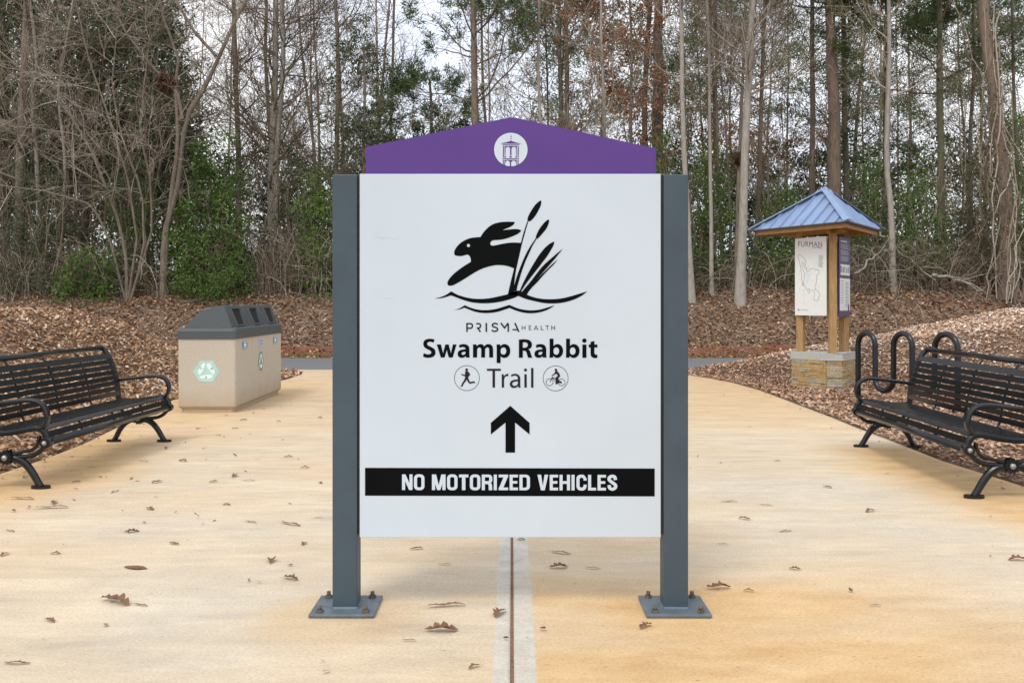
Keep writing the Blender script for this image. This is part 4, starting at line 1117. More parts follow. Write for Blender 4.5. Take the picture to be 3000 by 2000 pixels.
# roof
RR = 1.17; ZE, ZA = 2.40, 2.955
apex = Vector((0, 0, ZA)); cor = [Vector((d[0] * RR, d[1] * RR, ZE)) for d in dirs]
for i in range(3):
    a, b = cor[i], cor[(i + 1) % 3]
    nrm = (b - a).cross(apex - a).normalized()
    if nrm.z < 0: nrm = -nrm
    mb = MB(); th = nrm * .012
    mb.add([a, b, apex, a - th, b - th, apex - th], [(0, 1, 2), (5, 4, 3), (0, 3, 4, 1), (1, 4, 5, 2), (2, 5, 3, 0)])
    mb.build('roof_sheet', M['roof'], kiosk)
    # standing ribs
    e = (b - a); Ln = e.length; e = e.normalized(); upd = (apex - (a + b) / 2); H_ = upd.length; upd = upd.normalized()
    nr = 9
    for k in range(1, nr):
        t = k / nr * Ln
        hh = H_ * (1 - abs(t - Ln / 2) / (Ln / 2)) * .96
        if hh < .06: continue
        s0 = a + e * t - upd * .012; s1 = a + e * t + upd * hh
        mb = MB(); w = .012; hgt = .026
        q = [s0 - e * w, s0 + e * w, s0 + e * w * .6 + nrm * hgt, s0 - e * w * .6 + nrm * hgt, s1 - e * w, s1 + e * w, s1 + e * w * .6 + nrm * hgt, s1 - e * w * .6 + nrm * hgt]
        mb.add(q, [(0, 1, 2, 3), (7, 6, 5, 4), (3, 2, 6, 7), (0, 3, 7, 4), (1, 5, 6, 2)])
        mb.build('roof_rib', M['roof'], kiosk)
    # hip cap
    c0 = cor[i] + Vector((dirs[i][0], dirs[i][1], 0)) * .02 + Vector((0, 0, .030)); c1 = apex + Vector((0, 0, .045))
    hd = (c1 - c0).normalized(); sd_ = hd.cross(Vector((0, 0, 1))).normalized()
    mb = MB(); w = .075
    dn = Vector((0, 0, -.030))
    q = [c0 - sd_ * w + dn, c0, c0 + sd_ * w + dn, c1 - sd_ * w * .9 + dn, c1, c1 + sd_ * w * .9 + dn]
    q2 = [p - Vector((0, 0, .006)) for p in q]
    mb.add(q + q2, [(0, 1, 4, 3), (1, 2, 5, 4), (6, 9, 10, 7), (7, 10, 11, 8), (0, 6, 7, 1), (1, 7, 8, 2), (0, 3, 9, 6), (2, 8, 11, 5)])
    mb.build('hip_cap', M['roof'], kiosk)
    # fascia board and dark drip edge
    ins = .10
    ca = cor[i] - Vector((dirs[i][0], dirs[i][1], 0)) * ins; cb_ = cor[(i + 1) % 3] - Vector((dirs[(i + 1) % 3][0], dirs[(i + 1) % 3][1], 0)) * ins
    n2 = Vector((nrm.x, nrm.y, 0)).normalized()
    mb = MB()
    q = [ca, cb_, cb_ - n2 * .03, ca - n2 * .03]
    z0, z1 = ZE - .085, ZE - .004
    mb.add([(p.x, p.y, z0) for p in q] + [(p.x, p.y, z1) for p in q], [(0, 3, 2, 1), (4, 5, 6, 7), (0, 1, 5, 4), (1, 2, 6, 5), (2, 3, 7, 6), (3, 0, 4, 7)])
    mb.build('fascia_board', M['woodh'], kiosk)
    mb = MB()
    ca2 = cor[i] - Vector((dirs[i][0], dirs[i][1], 0)) * .015; cb2 = cor[(i + 1) % 3] - Vector((dirs[(i + 1) % 3][0], dirs[(i + 1) % 3][1], 0)) * .015
    q = [ca2, cb2, cb2 - n2 * .02, ca2 - n2 * .02]
    mb.add([(p.x, p.y, ZE - .028) for p in q] + [(p.x, p.y, ZE - .012) for p in q], [(0, 3, 2, 1), (4, 5, 6, 7), (0, 1, 5, 4), (1, 2, 6, 5), (2, 3, 7, 6), (3, 0, 4, 7)])
    mb.build('drip_edge', M['rooftrim'], kiosk)
mb = MB(); mb.prism([(c.x * .9, c.y * .9) for c in cor], 'z', ZE - .040, ZE - .030); mb.build('soffit', M['woodh'], kiosk)
mb = MB(); tri = [(d[0] * .17, d[1] * .17) for d in dirs]
mb.add([(x, y, ZA - .03) for x, y in tri] + [(0, 0, ZA + .06)], [(0, 1, 3), (1, 2, 3), (2, 0, 3), (2, 1, 0)]); mb.build('roof_peak', M['roof'], kiosk)
for i in range(3):   # beams between posts under the roof
    a, b = postc[i], postc[(i + 1) % 3]; e = (b - a).normalized(); n = Vector((e.y, -e.x))
    A = a - e * .25; Bp = b + e * .25; mb = MB()
    q = [A - n * .018, Bp - n * .018, Bp + n * .018, A + n * .018]
    mb.add([(p.x, p.y, 2.275) for p in q] + [(p.x, p.y, 2.36) for p in q], [(0, 3, 2, 1), (4, 5, 6, 7), (0, 1, 5, 4), (1, 2, 6, 5), (2, 3, 7, 6), (3, 0, 4, 7)])
    mb.build('beam', M['woodh'], kiosk)

# ================================================================== VEGETATION
def tubes(PP, RR, s=3, rnd=None):
    """PP (N,m,3), RR (N,m) -> verts, quads, rnd per vertex"""
    N, m, _ = PP.shape
    T = np.zeros_like(PP)
    T[:, 1:-1] = PP[:, 2:] - PP[:, :-2]; T[:, 0] = PP[:, 1] - PP[:, 0]; T[:, -1] = PP[:, -1] - PP[:, -2]
    T /= np.linalg.norm(T, axis=2, keepdims=True) + 1e-9
    mt = T.mean(1); a = np.where((np.abs(mt[:, 2]) > .8)[:, None], np.array([[1., 0, 0]]), np.array([[0, 0, 1.]]))
    U = np.cross(T, a[:, None, :]); U /= np.linalg.norm(U, axis=2, keepdims=True) + 1e-9
    Wv = np.cross(T, U)
    an = 2 * np.pi * np.arange(s) / s
    V = PP[:, :, None, :] + RR[:, :, None, None] * (U[:, :, None, :] * np.cos(an)[None, None, :, None] + Wv[:, :, None, :] * np.sin(an)[None, None, :, None])
    idx = np.arange(N * m * s).reshape(N, m, s)
    nx = np.roll(idx, -1, axis=2)
    F = np.stack([idx[:, :-1], nx[:, :-1], nx[:, 1:], idx[:, 1:]], -1).reshape(-1, 4)
    r = np.repeat(rnd if rnd is not None else np.zeros(N), m * s)
    return V.reshape(-1, 3), F, r

def unit(v): return v / (np.linalg.norm(v, axis=-1, keepdims=True) + 1e-9)

def grow(rng, PP, RR, n, t0, t1, a0, a1, length, seg, wob, trop, rf, rmin=.004, rend=.35, flat=1.0):
    """children of polylines; length = fn(rng, N, t) array"""
    N, m, _ = PP.shape
    pi = np.repeat(np.arange(N), n)
    t = rng.uniform(t0, t1, N * n)
    f = t * (m - 1); i = np.minimum(f.astype(int), m - 2); fr = (f - i)[:, None]
    S = PP[pi, i] * (1 - fr) + PP[pi, i + 1] * fr
    R = RR[pi, i] * (1 - fr[:, 0]) + RR[pi, i + 1] * fr[:, 0]
    T = unit(PP[pi, i + 1] - PP[pi, i])
    rv = rng.normal(size=(N * n, 3)); rv[:, 2] *= flat
    q = unit(rv - (rv * T).sum(1, keepdims=True) * T)
    an = rng.uniform(a0, a1, N * n)[:, None]
    d = T * np.cos(an) + q * np.sin(an)
    L = length(rng, N * n, t)
    Q = np.zeros((N * n, seg + 1, 3)); Q[:, 0] = S
    for k in range(seg):
        d = unit(d + rng.normal(size=d.shape) * wob + np.array([0, 0, trop]))
        Q[:, k + 1] = Q[:, k] + d * (L / seg)[:, None]
    r0 = np.maximum(R * rf, rmin)
    rr_ = r0[:, None] * (1 - (1 - rend) * np.linspace(0, 1, seg + 1)[None, :])
    return Q, np.maximum(rr_, rmin * .6)

def cards(rng, C, Dr, size, wr=.45, fold=.25):
    """leaf shaped folded cards; C base point, Dr direction"""
    N = len(C)
    rv = rng.normal(size=(N, 3)); s = unit(np.cross(Dr, rv)); n = np.cross(s, Dr)
    sz = size[:, None]
    mid = C + Dr * sz * .45
    V = np.stack([C, mid + s * sz * wr * .5 + n * sz * fold * .3, C + Dr * sz - n * sz * fold * .3, mid - s * sz * wr * .5 + n * sz * fold * .3], 1).reshape(-1, 3)
    b = np.arange(N)[:, None] * 4
    F = np.concatenate([b + np.array([[0, 1, 2]]), b + np.array([[0, 2, 3]])])
    return V, F

def merge(parts):
    Vs = []; Fs4 = []; Fs3 = []; R = []; n = 0
    for V, F, r in parts:
        (Fs4 if F.shape[1] == 4 else Fs3).append(F + n); Vs.append(V); R.append(r); n += len(V)
    out = []
    if Fs4: out.append(np.concatenate(Fs4))
    if Fs3: out.append(np.concatenate(Fs3))
    return np.concatenate(Vs), out, np.concatenate(R)

M['twigs'] = attr_mat('twig_mix', [(0, (.085, .061, .040)), (.35, (.18, .134, .094)), (.7, (.31, .252, .19)), (1, (.54, .475, .39))], .85, 0, .2)
NL = lambda a, b: (lambda r, n, t: r.uniform(a, b, n))

def bare_crown(rng, TP, TR, scale=1., dens=1., t0=.18, up=.10, lean=None, tone=(.3, .8), rm=.0055, l1=(1.1, 2.9), wob=.14):
    """TP (K,m,3) trunks. returns (limb part), (twig part)"""
    K = len(TP)
    n1 = max(3, int(26 * dens))
    P1, R1 = grow(rng, TP, TR, n1, t0, .99, .7, 1.35, lambda r, n, t: scale * r.uniform(l1[0], l1[1], n) * (1.15 - .6 * t), 7, wob, up, .34, .011, .25)
    P2, R2 = grow(rng, P1, R1, 7, .15, .97, .4, .95, lambda r, n, t: scale * r.uniform(.5, 1.4, n), 5, .16, up * .7, .55, rm * 1.15, .4)
    P3, R3 = grow(rng, P2, R2, 5, .15, 1., .4, .95, lambda r, n, t: scale * r.uniform(.25, .75, n), 3, .18, up * .6, .6, rm, .5)
    limbs = [tubes(P1, R1, 5, rng.uniform(*tone, len(P1)))]
    tw = [tubes(P2, R2, 3, rng.uniform(*tone, len(P2))), tubes(P3, R3, 3, rng.uniform(*tone, len(P3)))]
    return limbs, tw, (P1, R1, P2, R2, P3, R3)

def leaves_on(rng, PP, per, size, spread, t0=.2, wr=.45, droop=0., mix=.7):
    N, m, _ = PP.shape
    pi = np.repeat(np.arange(N), per); t = rng.uniform(t0, 1, N * per)
    f = t * (m - 1); i = np.minimum(f.astype(int), m - 2); fr = (f - i)[:, None]
    C = PP[pi, i] * (1 - fr) + PP[pi, i + 1] * fr + rng.normal(size=(N * per, 3)) * spread
    D = unit(unit(PP[pi, i + 1] - PP[pi, i]) * (1 - mix) + rng.normal(size=(N * per, 3)) * mix + np.array([0, 0, -droop]))
    V, F = cards(rng, C, D, rng.uniform(size[0], size[1], N * per), wr)
    cl = rng.uniform(0, 1, N)[pi] * .45 + rng.uniform(0, .55, N * per)
    return V, F, np.repeat(cl, 4)

def trunk_path(pts, d, top_extra=4.0, m=14, seed=0):
    """photo-pixel path (base first) -> world polyline with small wobble, carried on above the frame"""
    W_ = np.array([P(x, y, d) for x, y in pts])
    b = W_[0].copy(); z = float(HT(b[0], b[1])) - .1
    if pts[0][1] > 780: W_[0, 2] = z
    dirn = unit(W_[-1] - W_[-2])
    if top_extra: W_ = np.vstack([W_, W_[-1] + dirn * top_extra])
    s = np.concatenate([[0], np.cumsum(np.linalg.norm(np.diff(W_, axis=0), axis=1))]); u = np.linspace(0, s[-1], m)
    Q = np.stack([np.interp(u, s, W_[:, k]) for k in range(3)], 1)
    r = np.random.RandomState(seed)
    Q[1:, 0] += np.cumsum(r.normal(size=m - 1)) * .012; Q[1:, 1] += np.cumsum(r.normal(size=m - 1)) * .02
    return Q

def tree(name, label, cat, stems, d, wpx, bark, kind='bare', seed=1, dens=1., extra=4.0, group=None, tone=(.3, .8), t0=.2, scale=1., up=.1, rm=.0055, r_end=.4, l1=(1.1, 2.9), wob=.14):
    """stems: list of pixel paths"""
    rng = np.random.RandomState(seed)
    r0 = wpx / FP * d / 2
    TPs = [trunk_path(p, d, extra, 16, seed + i) for i, p in enumerate(stems)]
    base = TPs[0][0].copy()
    root = thing(name, label, cat, tuple(base), 0, group)
    TP = np.array(TPs) - base
    ks = np.array([1.] + [.75] * (len(stems) - 1))
    u = np.linspace(0, 1, 16)
    for q_, pp_ in enumerate(stems):
        if pp_[0][1] < 780: ks[q_] = .5
    TR = r0 * ks[:, None] * (1 - (1 - r_end) * u[None, :] ** .9)
    TR[0, 0] *= 1.35; TR[0, 1] *= 1.06
    tv = tubes(TP, TR, 10, np.zeros(len(TP)))
    vv = tv[0]
    vv += (rng.normal(size=vv.shape) * r0 * .035)
    link('trunk', np_mesh('trunk', vv, [tv[1]], smooth=True), M[bark], root)
    if kind == 'bare':
        limbs, tw, _ = bare_crown(rng, TP, TR, scale, dens / max(1, len(stems) * .6), t0, up, None, tone, rm, l1, wob)
        V, Fs, r = merge(limbs + tw)
        link('crown', np_mesh('crown', V, Fs, {'rnd': r}), M['twigs'], root)
    elif kind == 'pine':
        n1 = int(26 * dens)
        P1, R1 = grow(rng, TP, TR, n1, t0, .98, .9, 1.5, lambda r, n, t: scale * r.uniform(1.5, 3.4, n) * (1.35 - .9 * t), 7, .12, .05, .3, .014, .3, flat=.4)
        P2, R2 = grow(rng, P1, R1, 6, .35, .98, .5, 1.1, lambda r, n, t: scale * r.uniform(.5, 1.2, n), 4, .16, .08, .5, .008, .5, flat=.5)
        P3, R3 = grow(rng, P2, R2, 3, .4, 1., .4, 1.0, lambda r, n, t: scale * r.uniform(.2, .45, n), 2, .15, .10, .6, .006, .5)
        V, Fs, r = merge([tubes(P1, R1, 5, rng.uniform(*tone, len(P1))), tubes(P2, R2, 3, rng.uniform(*tone, len(P2))), tubes(P3, R3, 3, rng.uniform(*tone, len(P3)))])
        link('branches', np_mesh('branches', V, Fs, {'rnd': r}), M['twigs'], root)
        V, F, r = leaves_on(rng, P3, 26, (.12, .20), .05, .3, .13, 0, .62)
        link('foliage', np_mesh('foliage', V, [F], {'rnd': r}), M['needle'], root)
    elif kind in ('oak', 'ever'):
        n1 = int(24 * dens)
        P1, R1 = grow(rng, TP, TR, n1, t0, .98, .7, 1.4, lambda r, n, t: scale * r.uniform(.9, 2.6, n) * (1.2 - .6 * t), 6, .16, up, .35, .012, .3)
        P2, R2 = grow(rng, P1, R1, 7, .25, .98, .5, 1.1, lambda r, n, t: scale * r.uniform(.4, 1.1, n), 4, .18, .06, .5, .006, .5)
        P3, R3 = grow(rng, P2, R2, 3, .2, 1., .4, 1.0, lambda r, n, t: scale * r.uniform(.2, .5, n), 2, .18, .05, .6, .005, .5)
        V, Fs, r = merge([tubes(P1, R1, 5, rng.uniform(*tone, len(P1))), tubes(P2, R2, 3, rng.uniform(*tone, len(P2))), tubes(P3, R3, 3, rng.uniform(*tone, len(P3)))])
        link('branches', np_mesh('branches', V, Fs, {'rnd': r}), M['twigs'], root)
        if kind == 'oak':
            keep = rng.rand(len(P3)) < .85
            V, F, r = leaves_on(rng, P3[keep], 7, (.08, .15), .05, .2, .5, .3)
            link('foliage', np_mesh('foliage', V, [F], {'rnd': r}), M['oakleaf'], root)
        else:
            V, F, r = leaves_on(rng, P3, 9, (.07, .13), .05, .2, .42, .1)
            link('foliage', np_mesh('foliage', V, [F], {'rnd': r}), M['darkgreen'], root)
    return root

def shrub(name, label, px, py0, py1, halfw, d, mname='green', seed=1, leaf=(.07, .12), n=70, per=34, cat='shrub', stems=9, wr=.36, yr=None, fill=1.):
    """leafy mass between pixel rows py0 (top) and py1 (bottom), centred at px with half width halfw px"""
    rng = np.random.RandomState(seed)
    a = P(px, py1, d); zt = P(px, py0, d)[2]; zb = float(HT(a[0], d)) - .05
    hw = halfw / FP * d; dep = yr if yr else hw * .8
    root = thing(name, label, cat, (a[0], d, zb))
    H_ = zt - zb
    # stems
    SP = np.zeros((stems, 7, 3)); tips = rng.normal(size=(stems, 2)) * np.array([hw * .45, dep * .4])
    uu = np.linspace(0, 1, 7)
    for k in range(stems):
        SP[k, :, 0] = rng.normal() * hw * .25 + tips[k, 0] * uu ** 1.3; SP[k, :, 1] = tips[k, 1] * uu; SP[k, :, 2] = H_ * rng.uniform(.6, .92) * uu
    SP[:, 1:-1] += rng.normal(size=(stems, 5, 3)) * .05
    SR = np.repeat((.035 * (1 - .75 * uu))[None], stems, 0) * min(1.3, max(.35, H_ / 3))
    B, BR = grow(rng, SP, SR, 12, .15, 1., .5, 1.2, lambda r, n_, t: r.uniform(.3, .9, n_) * min(1.3, max(.5, hw)), 4, .2, .05, .5, .006, .4)
    V, Fs, r = merge([tubes(SP, SR, 5, rng.uniform(.2, .7, stems)), tubes(B, BR, 3, rng.uniform(.1, .7, len(B)))])
    link('stems', np_mesh('stems', V, Fs, {'rnd': r}), M['twigs'], root)
    # leaf clusters inside lumpy volume
    c = []
    while len(c) < n:
        p = rng.uniform(-1, 1, 3); rr_ = np.hypot(p[0], p[1])
        q = (p[2] + 1) / 2
        lim = (1 - .55 * q ** 2.2) * (.72 + .5 * fbm(p[0] * 1.7 + seed * 3.1, q * 2.6 + seed)) 
        if rr_ < lim and rng.rand() < fill:
            c.append((p[0] * hw, p[1] * dep, H_ * (q * .97 + .02)))
    c = np.array(c); R_ = .16 + .22 * rng.rand(n)
    ci = np.repeat(np.arange(n), per)
    dv = unit(rng.normal(size=(n * per, 3))); rad = rng.rand(n * per) ** .5
    C = c[ci] + dv * (R_[ci] * rad)[:, None] * np.array([1, 1, .75])
    whorl = rng.randint(0, 4, n * per)
    D_ = unit(dv * .8 + rng.normal(size=dv.shape) * .5 + np.array([0, 0, -.12]))
    V, F = cards(rng, C, D_, rng.uniform(leaf[0], leaf[1], n * per), wr)
    tone = np.clip(rng.rand(n)[ci] * .5 + rng.rand(n * per) * .5, 0, 1)
    link('foliage', np_mesh('foliage', V, [F], {'rnd': np.repeat(tone, 4)}), M[mname], root)
    return root

# ---- trees left of the sign
tree('bare_tree', 'reddish brown bare trunk at the far left edge, vines round its foot', 'tree', [[(48, 850), (58, 560), (70, 300), (78, 0)]], 27.5, 34, 'bark_brown', seed=11, dens=.9, tone=(.2, .7))
tree('bare_tree', 'pair of thin pale grey stems high at the upper left corner', 'tree', [[(120, 850), (112, 500), (95, 300), (112, 150), (85, 0)], [(150, 850), (190, 500), (160, 250), (205, 0)]], 27.5, 15, 'bark_pale', seed=12, dens=.9, tone=(.5, .95))
tree('multistem_tree', 'grey-brown small tree whose curved stem forks widely above the recycling bins', 'tree',
     [[(480, 840), (478, 690), (515, 560), (528, 420), (535, 340), (600, 240), (632, 165), (700, 30)], [(480, 840), (485, 660), (525, 420), (515, 250), (525, 155), (480, 70), (470, 0)], [(535, 350), (520, 270), (440, 190), (370, 90), (330, 0)], [(632, 165), (570, 90), (520, 0)]], 26.3, 20, 'bark_brown', seed=13, dens=1.15, extra=1.5, tone=(.35, .95), t0=.4, up=.0, l1=(1.6, 4.2), wob=.10)
tree('multistem_tree', 'leaning fan of slender bare stems spreading left from one foot in the thicket', 'tree',
     [[(372, 850), (365, 740), (330, 600), (270, 440), (190, 310), (60, 200), (0, 150)], [(375, 850), (400, 700), (370, 500), (320, 330), (270, 180), (240, 60)], [(380, 850), (425, 720), (420, 560), (360, 400), (330, 250), (345, 100)], [(370, 850), (330, 720), (270, 600), (130, 560), (0, 545)], [(378, 850), (440, 670), (430, 520), (400, 380), (420, 200)]],
     26.2, 11, 'bark_brown', seed=14, dens=1.15, extra=1.0, tone=(.35, 1.), t0=.3, up=-.01, l1=(1.8, 4.4), wob=.10)
tree('bare_tree', 'straight bare trunk between the forked small tree and the twin trunks', 'tree', [[(700, 850), (698, 500), (695, 250), (690, 0)]], 29, 20, 'bark_brown', seed=15, dens=1.2, tone=(.2, .6), scale=1.2)
tree('bare_tree', 'tall twin-trunked grey tree against open sky, left of the sign post', 'tree', [[(795, 850), (798, 500), (812, 200), (812, 0)], [(800, 850), (812, 400), (830, 150), (822, 0)]], 28.5, 27, 'bark_pale', seed=16, dens=2.1, tone=(.2, .65), scale=1.35, up=.04)
tree('bare_tree', 'bare trunk leafy with ivy low down, just above the left sign post', 'tree', [[(985, 850), (985, 400), (988, 150), (980, 0)]], 28, 17, 'bark_brown', seed=17, dens=1.2, tone=(.2, .6), scale=1.3)
tree('evergreen_tree', 'small loose dark-leaved evergreen showing above the left end of the purple header', 'tree', [[(1055, 850), (1058, 500), (1062, 300), (1060, 180)]], 27.5, 15, 'bark_brown', kind='ever', seed=18, dens=1.1, extra=.4, scale=.75, t0=.3)
# ---- behind the sign
tree('pine_tree', 'tall pine with long green-needled limbs reaching left over the purple header', 'tree', [[(1400, 850), (1396, 400), (1390, 200), (1386, 0)]], 27.5, 28, 'bark_brown', kind='pine', seed=19, dens=1.35, extra=4.5, t0=.42, scale=1.05, tone=(.1, .5))
tree('pine_tree', 'second pine, lower boughs showing left of the tall one above the header', 'tree', [[(1260, 850), (1262, 500), (1265, 300), (1262, 230)]], 31, 17, 'bark_dark', kind='pine', seed=20, dens=.9, extra=0., t0=.5, scale=.75, tone=(.1, .4))
tree('bare_tree', 'slim pale trunk rising over the right of the header peak', 'tree', [[(1588, 850), (1586, 400), (1578, 200), (1580, 0)]], 27, 13, 'bark_pale', seed=21, dens=1.0, tone=(.35, .9), scale=1.1)
tree('bare_tree', 'reddish trunk left of the slim pale birch-like stem behind the header', 'tree', [[(1662, 850), (1662, 400), (1664, 200), (1660, 0)]], 30, 20, 'bark_red', kind='oak', seed=22, dens=.9, tone=(.2, .6))
tree('bare_tree', 'thin straight pale stem above the header, midway to its right end', 'tree', [[(1772, 850), (1770, 400), (1766, 180), (1762, 0)]], 26.8, 14, 'bark_pale', seed=23, dens=.8, tone=(.4, .95), scale=1.1)
tree('oak_tree', 'oak still holding rust-brown dead leaves right of the header peak', 'tree', [[(1852, 850), (1852, 400), (1856, 200), (1850, 60)]], 28, 15, 'bark_brown', kind='oak', seed=24, dens=1.25, extra=1., scale=.8, t0=.42)
tree('pine_tree', 'thick dark pine trunk behind the right end of the header', 'tree', [[(1926, 850), (1928, 400), (1932, 0)]], 30.5, 44, 'bark_dark', kind='pine', seed=25, dens=.9, t0=.7, scale=1.1, tone=(.1, .4))
tree('pine_tree', 'dark slender pine with green tuft above the middle of the header', 'tree', [[(1640, 850), (1645, 300), (1640, 0)]], 33, 20, 'bark_dark', kind='pine', seed=26, dens=1.1, t0=.62, scale=.9, tone=(.1, .4))
tree('pine_tree', 'dark pine trunk between the oak leaves and the thick pine', 'tree', [[(1893, 850), (1885, 300), (1900, 0)]], 33, 24, 'bark_dark', kind='pine', seed=27, dens=.8, t0=.75, scale=1., tone=(.1, .4))
# ---- right of the sign
tree('bare_tree', 'pale straight trunk rising directly behind the right sign post', 'tree', [[(2028, 850), (2018, 700), (2004, 420), (2000, 200), (1998, 0)]], 25.8, 19, 'bark_pale', seed=31, dens=.9, tone=(.4, .95), t0=.4)
tree('bare_tree', 'slim grey-brown trunk first to the right of the pale post-side trunk', 'tree', [[(2086, 850), (2082, 600), (2076, 300), (2066, 0)]], 26.3, 13, 'bark_pale', seed=32, dens=.8, tone=(.3, .8), t0=.4)
tree('bare_tree', 'very thin twin stems between the slim trunk and the large pale trunk', 'tree', [[(2118, 850), (2110, 600), (2104, 300), (2092, 0)], [(2142, 850), (2140, 600), (2128, 330), (2102, 120), (2100, 0)]], 27.4, 10, 'bark_brown', seed=33, dens=1.1, tone=(.2, .7), t0=.35)
tree('bare_tree', 'crooked stem carrying a dark squirrel-nest clump beside the large pale trunk', 'tree', [[(2152, 850), (2160, 700), (2168, 480), (2178, 300), (2186, 0)]], 26.9, 13, 'bark_brown', seed=34, dens=.9, tone=(.3, .8), t0=.35)
tree('bare_tree', 'largest pale mottled trunk, leaning slightly, between sign and kiosk roof', 'tree', [[(2168, 845), (2178, 700), (2192, 400), (2204, 150), (2208, 0)]], 25.6, 29, 'bark_pale', seed=35, dens=1., tone=(.4, .95), t0=.45)
tree('bare_tree', 'darker brown trunk tight against the right of the largest pale trunk', 'tree', [[(2210, 850), (2222, 500), (2232, 200), (2242, 0)]], 28, 17, 'bark_brown', seed=36, dens=1., tone=(.2, .7), t0=.35)
tree('bare_tree', 'short crooked dead stem left of the kiosk roof', 'tree', [[(2246, 850), (2248, 560), (2244, 470), (2252, 420)]], 27, 11, 'bark_dark', seed=37, dens=.4, extra=.1, tone=(.2, .7), t0=.5, scale=.6)
tree('pine_tree', 'slender dark pine trunk above the kiosk peak, left of the thick one', 'tree', [[(2380, 850), (2380, 500), (2378, 200), (2380, 0)]], 30, 21, 'bark_brown', kind='pine', seed=38, dens=1.2, t0=.5, scale=1.05, tone=(.15, .5))
tree('pine_tree', 'thickest straight pine trunk rising behind the kiosk roof peak', 'tree', [[(2448, 850), (2442, 500), (2436, 200), (2430, 0)]], 29, 46, 'bark_red', kind='pine', seed=39, dens=1.2, t0=.66, scale=1.2, tone=(.15, .5))
tree('bare_tree', 'grey companion trunk tight against the right of the thickest pine', 'tree', [[(2484, 850), (2480, 500), (2474, 250), (2470, 0)]], 31, 22, 'bark_brown', seed=40, dens=1.1, tone=(.2, .6), t0=.3, scale=1.2)
tree('bare_tree', 'pale kinked trunk right of the kiosk, bent at mid height', 'tree', [[(2618, 850), (2614, 700), (2610, 560), (2600, 480), (2606, 250), (2608, 0)]], 26.4, 20, 'bark_pale', seed=41, dens=.9, tone=(.4, .9), t0=.4)
tree('pine_tree', 'dark trunk directly behind the pale kinked trunk', 'tree', [[(2588, 850), (2590, 400), (2592, 0)]], 31, 20, 'bark_dark', kind='pine', seed=42, dens=1.2, t0=.6, scale=1.1, tone=(.1, .4))
tree('pine_tree', 'dark mossy-green trunk with bushy sprays, midway to the right edge', 'tree', [[(2762, 850), (2758, 500), (2752, 200), (2750, 0)]], 28.5, 26, 'stemgreen', kind='pine', seed=43, dens=1.5, t0=.45, scale=.95, tone=(.1, .5))
tree('bare_tree', 'thin bare trunk between the mossy trunk and the big leaning one', 'tree', [[(2842, 850), (2845, 400), (2856, 200), (2850, 0)]], 30, 15, 'bark_brown', seed=44, dens=1.1, tone=(.2, .7), scale=1.1)
big = tree('pine_tree', 'big leaning reddish trunk wrapped in tangled vines near the right edge', 'tree', [[(2948, 850), (2945, 700), (2942, 560), (2925, 400), (2912, 260), (2888, 120), (2878, 0)]], 25.9, 48, 'bark_red', kind='pine', seed=45, dens=.9, t0=.72, scale=1., tone=(.2, .6))
tree('bare_tree', 'slim trunk at the extreme right edge, half hidden by green vines', 'tree', [[(2990, 850), (2980, 500), (2968, 250), (2960, 0)]], 27.4, 13, 'bark_dark', seed=46, dens=1.1, tone=(.2, .6))
# vines on the big trunk (a part of its own look, but growing separately)
rng = np.random.RandomState(70)
n = 26; m = 18
base = np.array(P(2942, 840, 25.6)); VP_ = np.zeros((n, m, 3)); u = np.linspace(0, 1, m)
for k in range(n):
    h = rng.uniform(1.5, 8); ph = rng.uniform(0, 6.28); tw_ = rng.uniform(1, 5); rad = .26 + .5 * rng.rand() * rng.rand()
    px_ = np.interp(u * h, [0, 1.3, 2.6, 4.0, 5.2, 6.5, 7.8, 9], [0, -.02, -.05, -.2, -.3, -.5, -.6, -.65])
    VP_[k, :, 0] = px_ + rad * np.cos(ph + tw_ * u) * (1 + .4 * np.sin(u * 9 + k)); VP_[k, :, 1] = rad * np.sin(ph + tw_ * u); VP_[k, :, 2] = h * u + rng.normal() * .1
VP_ += rng.normal(size=VP_.shape) * .035
base[2] = float(HT(base[0], base[1]))
vr = np.repeat(rng.uniform(.008, .022, n)[:, None], m, 1)
V, Fs, r = merge([tubes(VP_, vr, 4, rng.uniform(.3, 1., n))])
vt = thing('climbing_vine', 'tangled leafy vines winding up the big leaning trunk', 'vine', tuple(base))
link('vine_stems', np_mesh('vine_stems', V, Fs, {'rnd': r}), M['twigs'], vt)
V, F, r = leaves_on(rng, VP_[:30], 60, (.05, .09), .10, .25, .6, .3)
link('foliage', np_mesh('foliage', V, [F], {'rnd': r}), M['olive'], vt)

# squirrel nests
def nest(px, py, d, r_, label):
    rng = np.random.RandomState(int(px)); n = 420
    c = unit(rng.normal(size=(n, 3))) * (rng.rand(n, 1) ** .4) * r_
    Q = np.zeros((n, 3, 3)); dd = unit(rng.normal(size=(n, 3)))
    for k in range(3): Q[:, k] = c + dd * (k - 1) * .09 + rng.normal(size=(n, 3)) * .015
    V, F, r = tubes(Q, np.full((n, 3), .008), 3, rng.uniform(0, .4, n))
    V2, F2 = cards(rng, c, dd, np.full(n, .12), .6)
    t = thing('twig_nest', label, 'nest', P(px, py, d))
    link('nest_twigs', np_mesh('nest_twigs', V, [F], {'rnd': r}), M['twigs'], t)
    link('nest_leaves', np_mesh('nest_leaves', V2, [F2], {'rnd': np.repeat(rng.uniform(0, .35, n), 4)}), M['leafbrown'], t)
nest(487, 245, 24.8, .22, 'dark leafy nest lodged in the fork of the small curved-stem tree')
nest(2168, 466, 26.8, .13, 'small dark nest clump on the crooked stem beside the pale trunk')

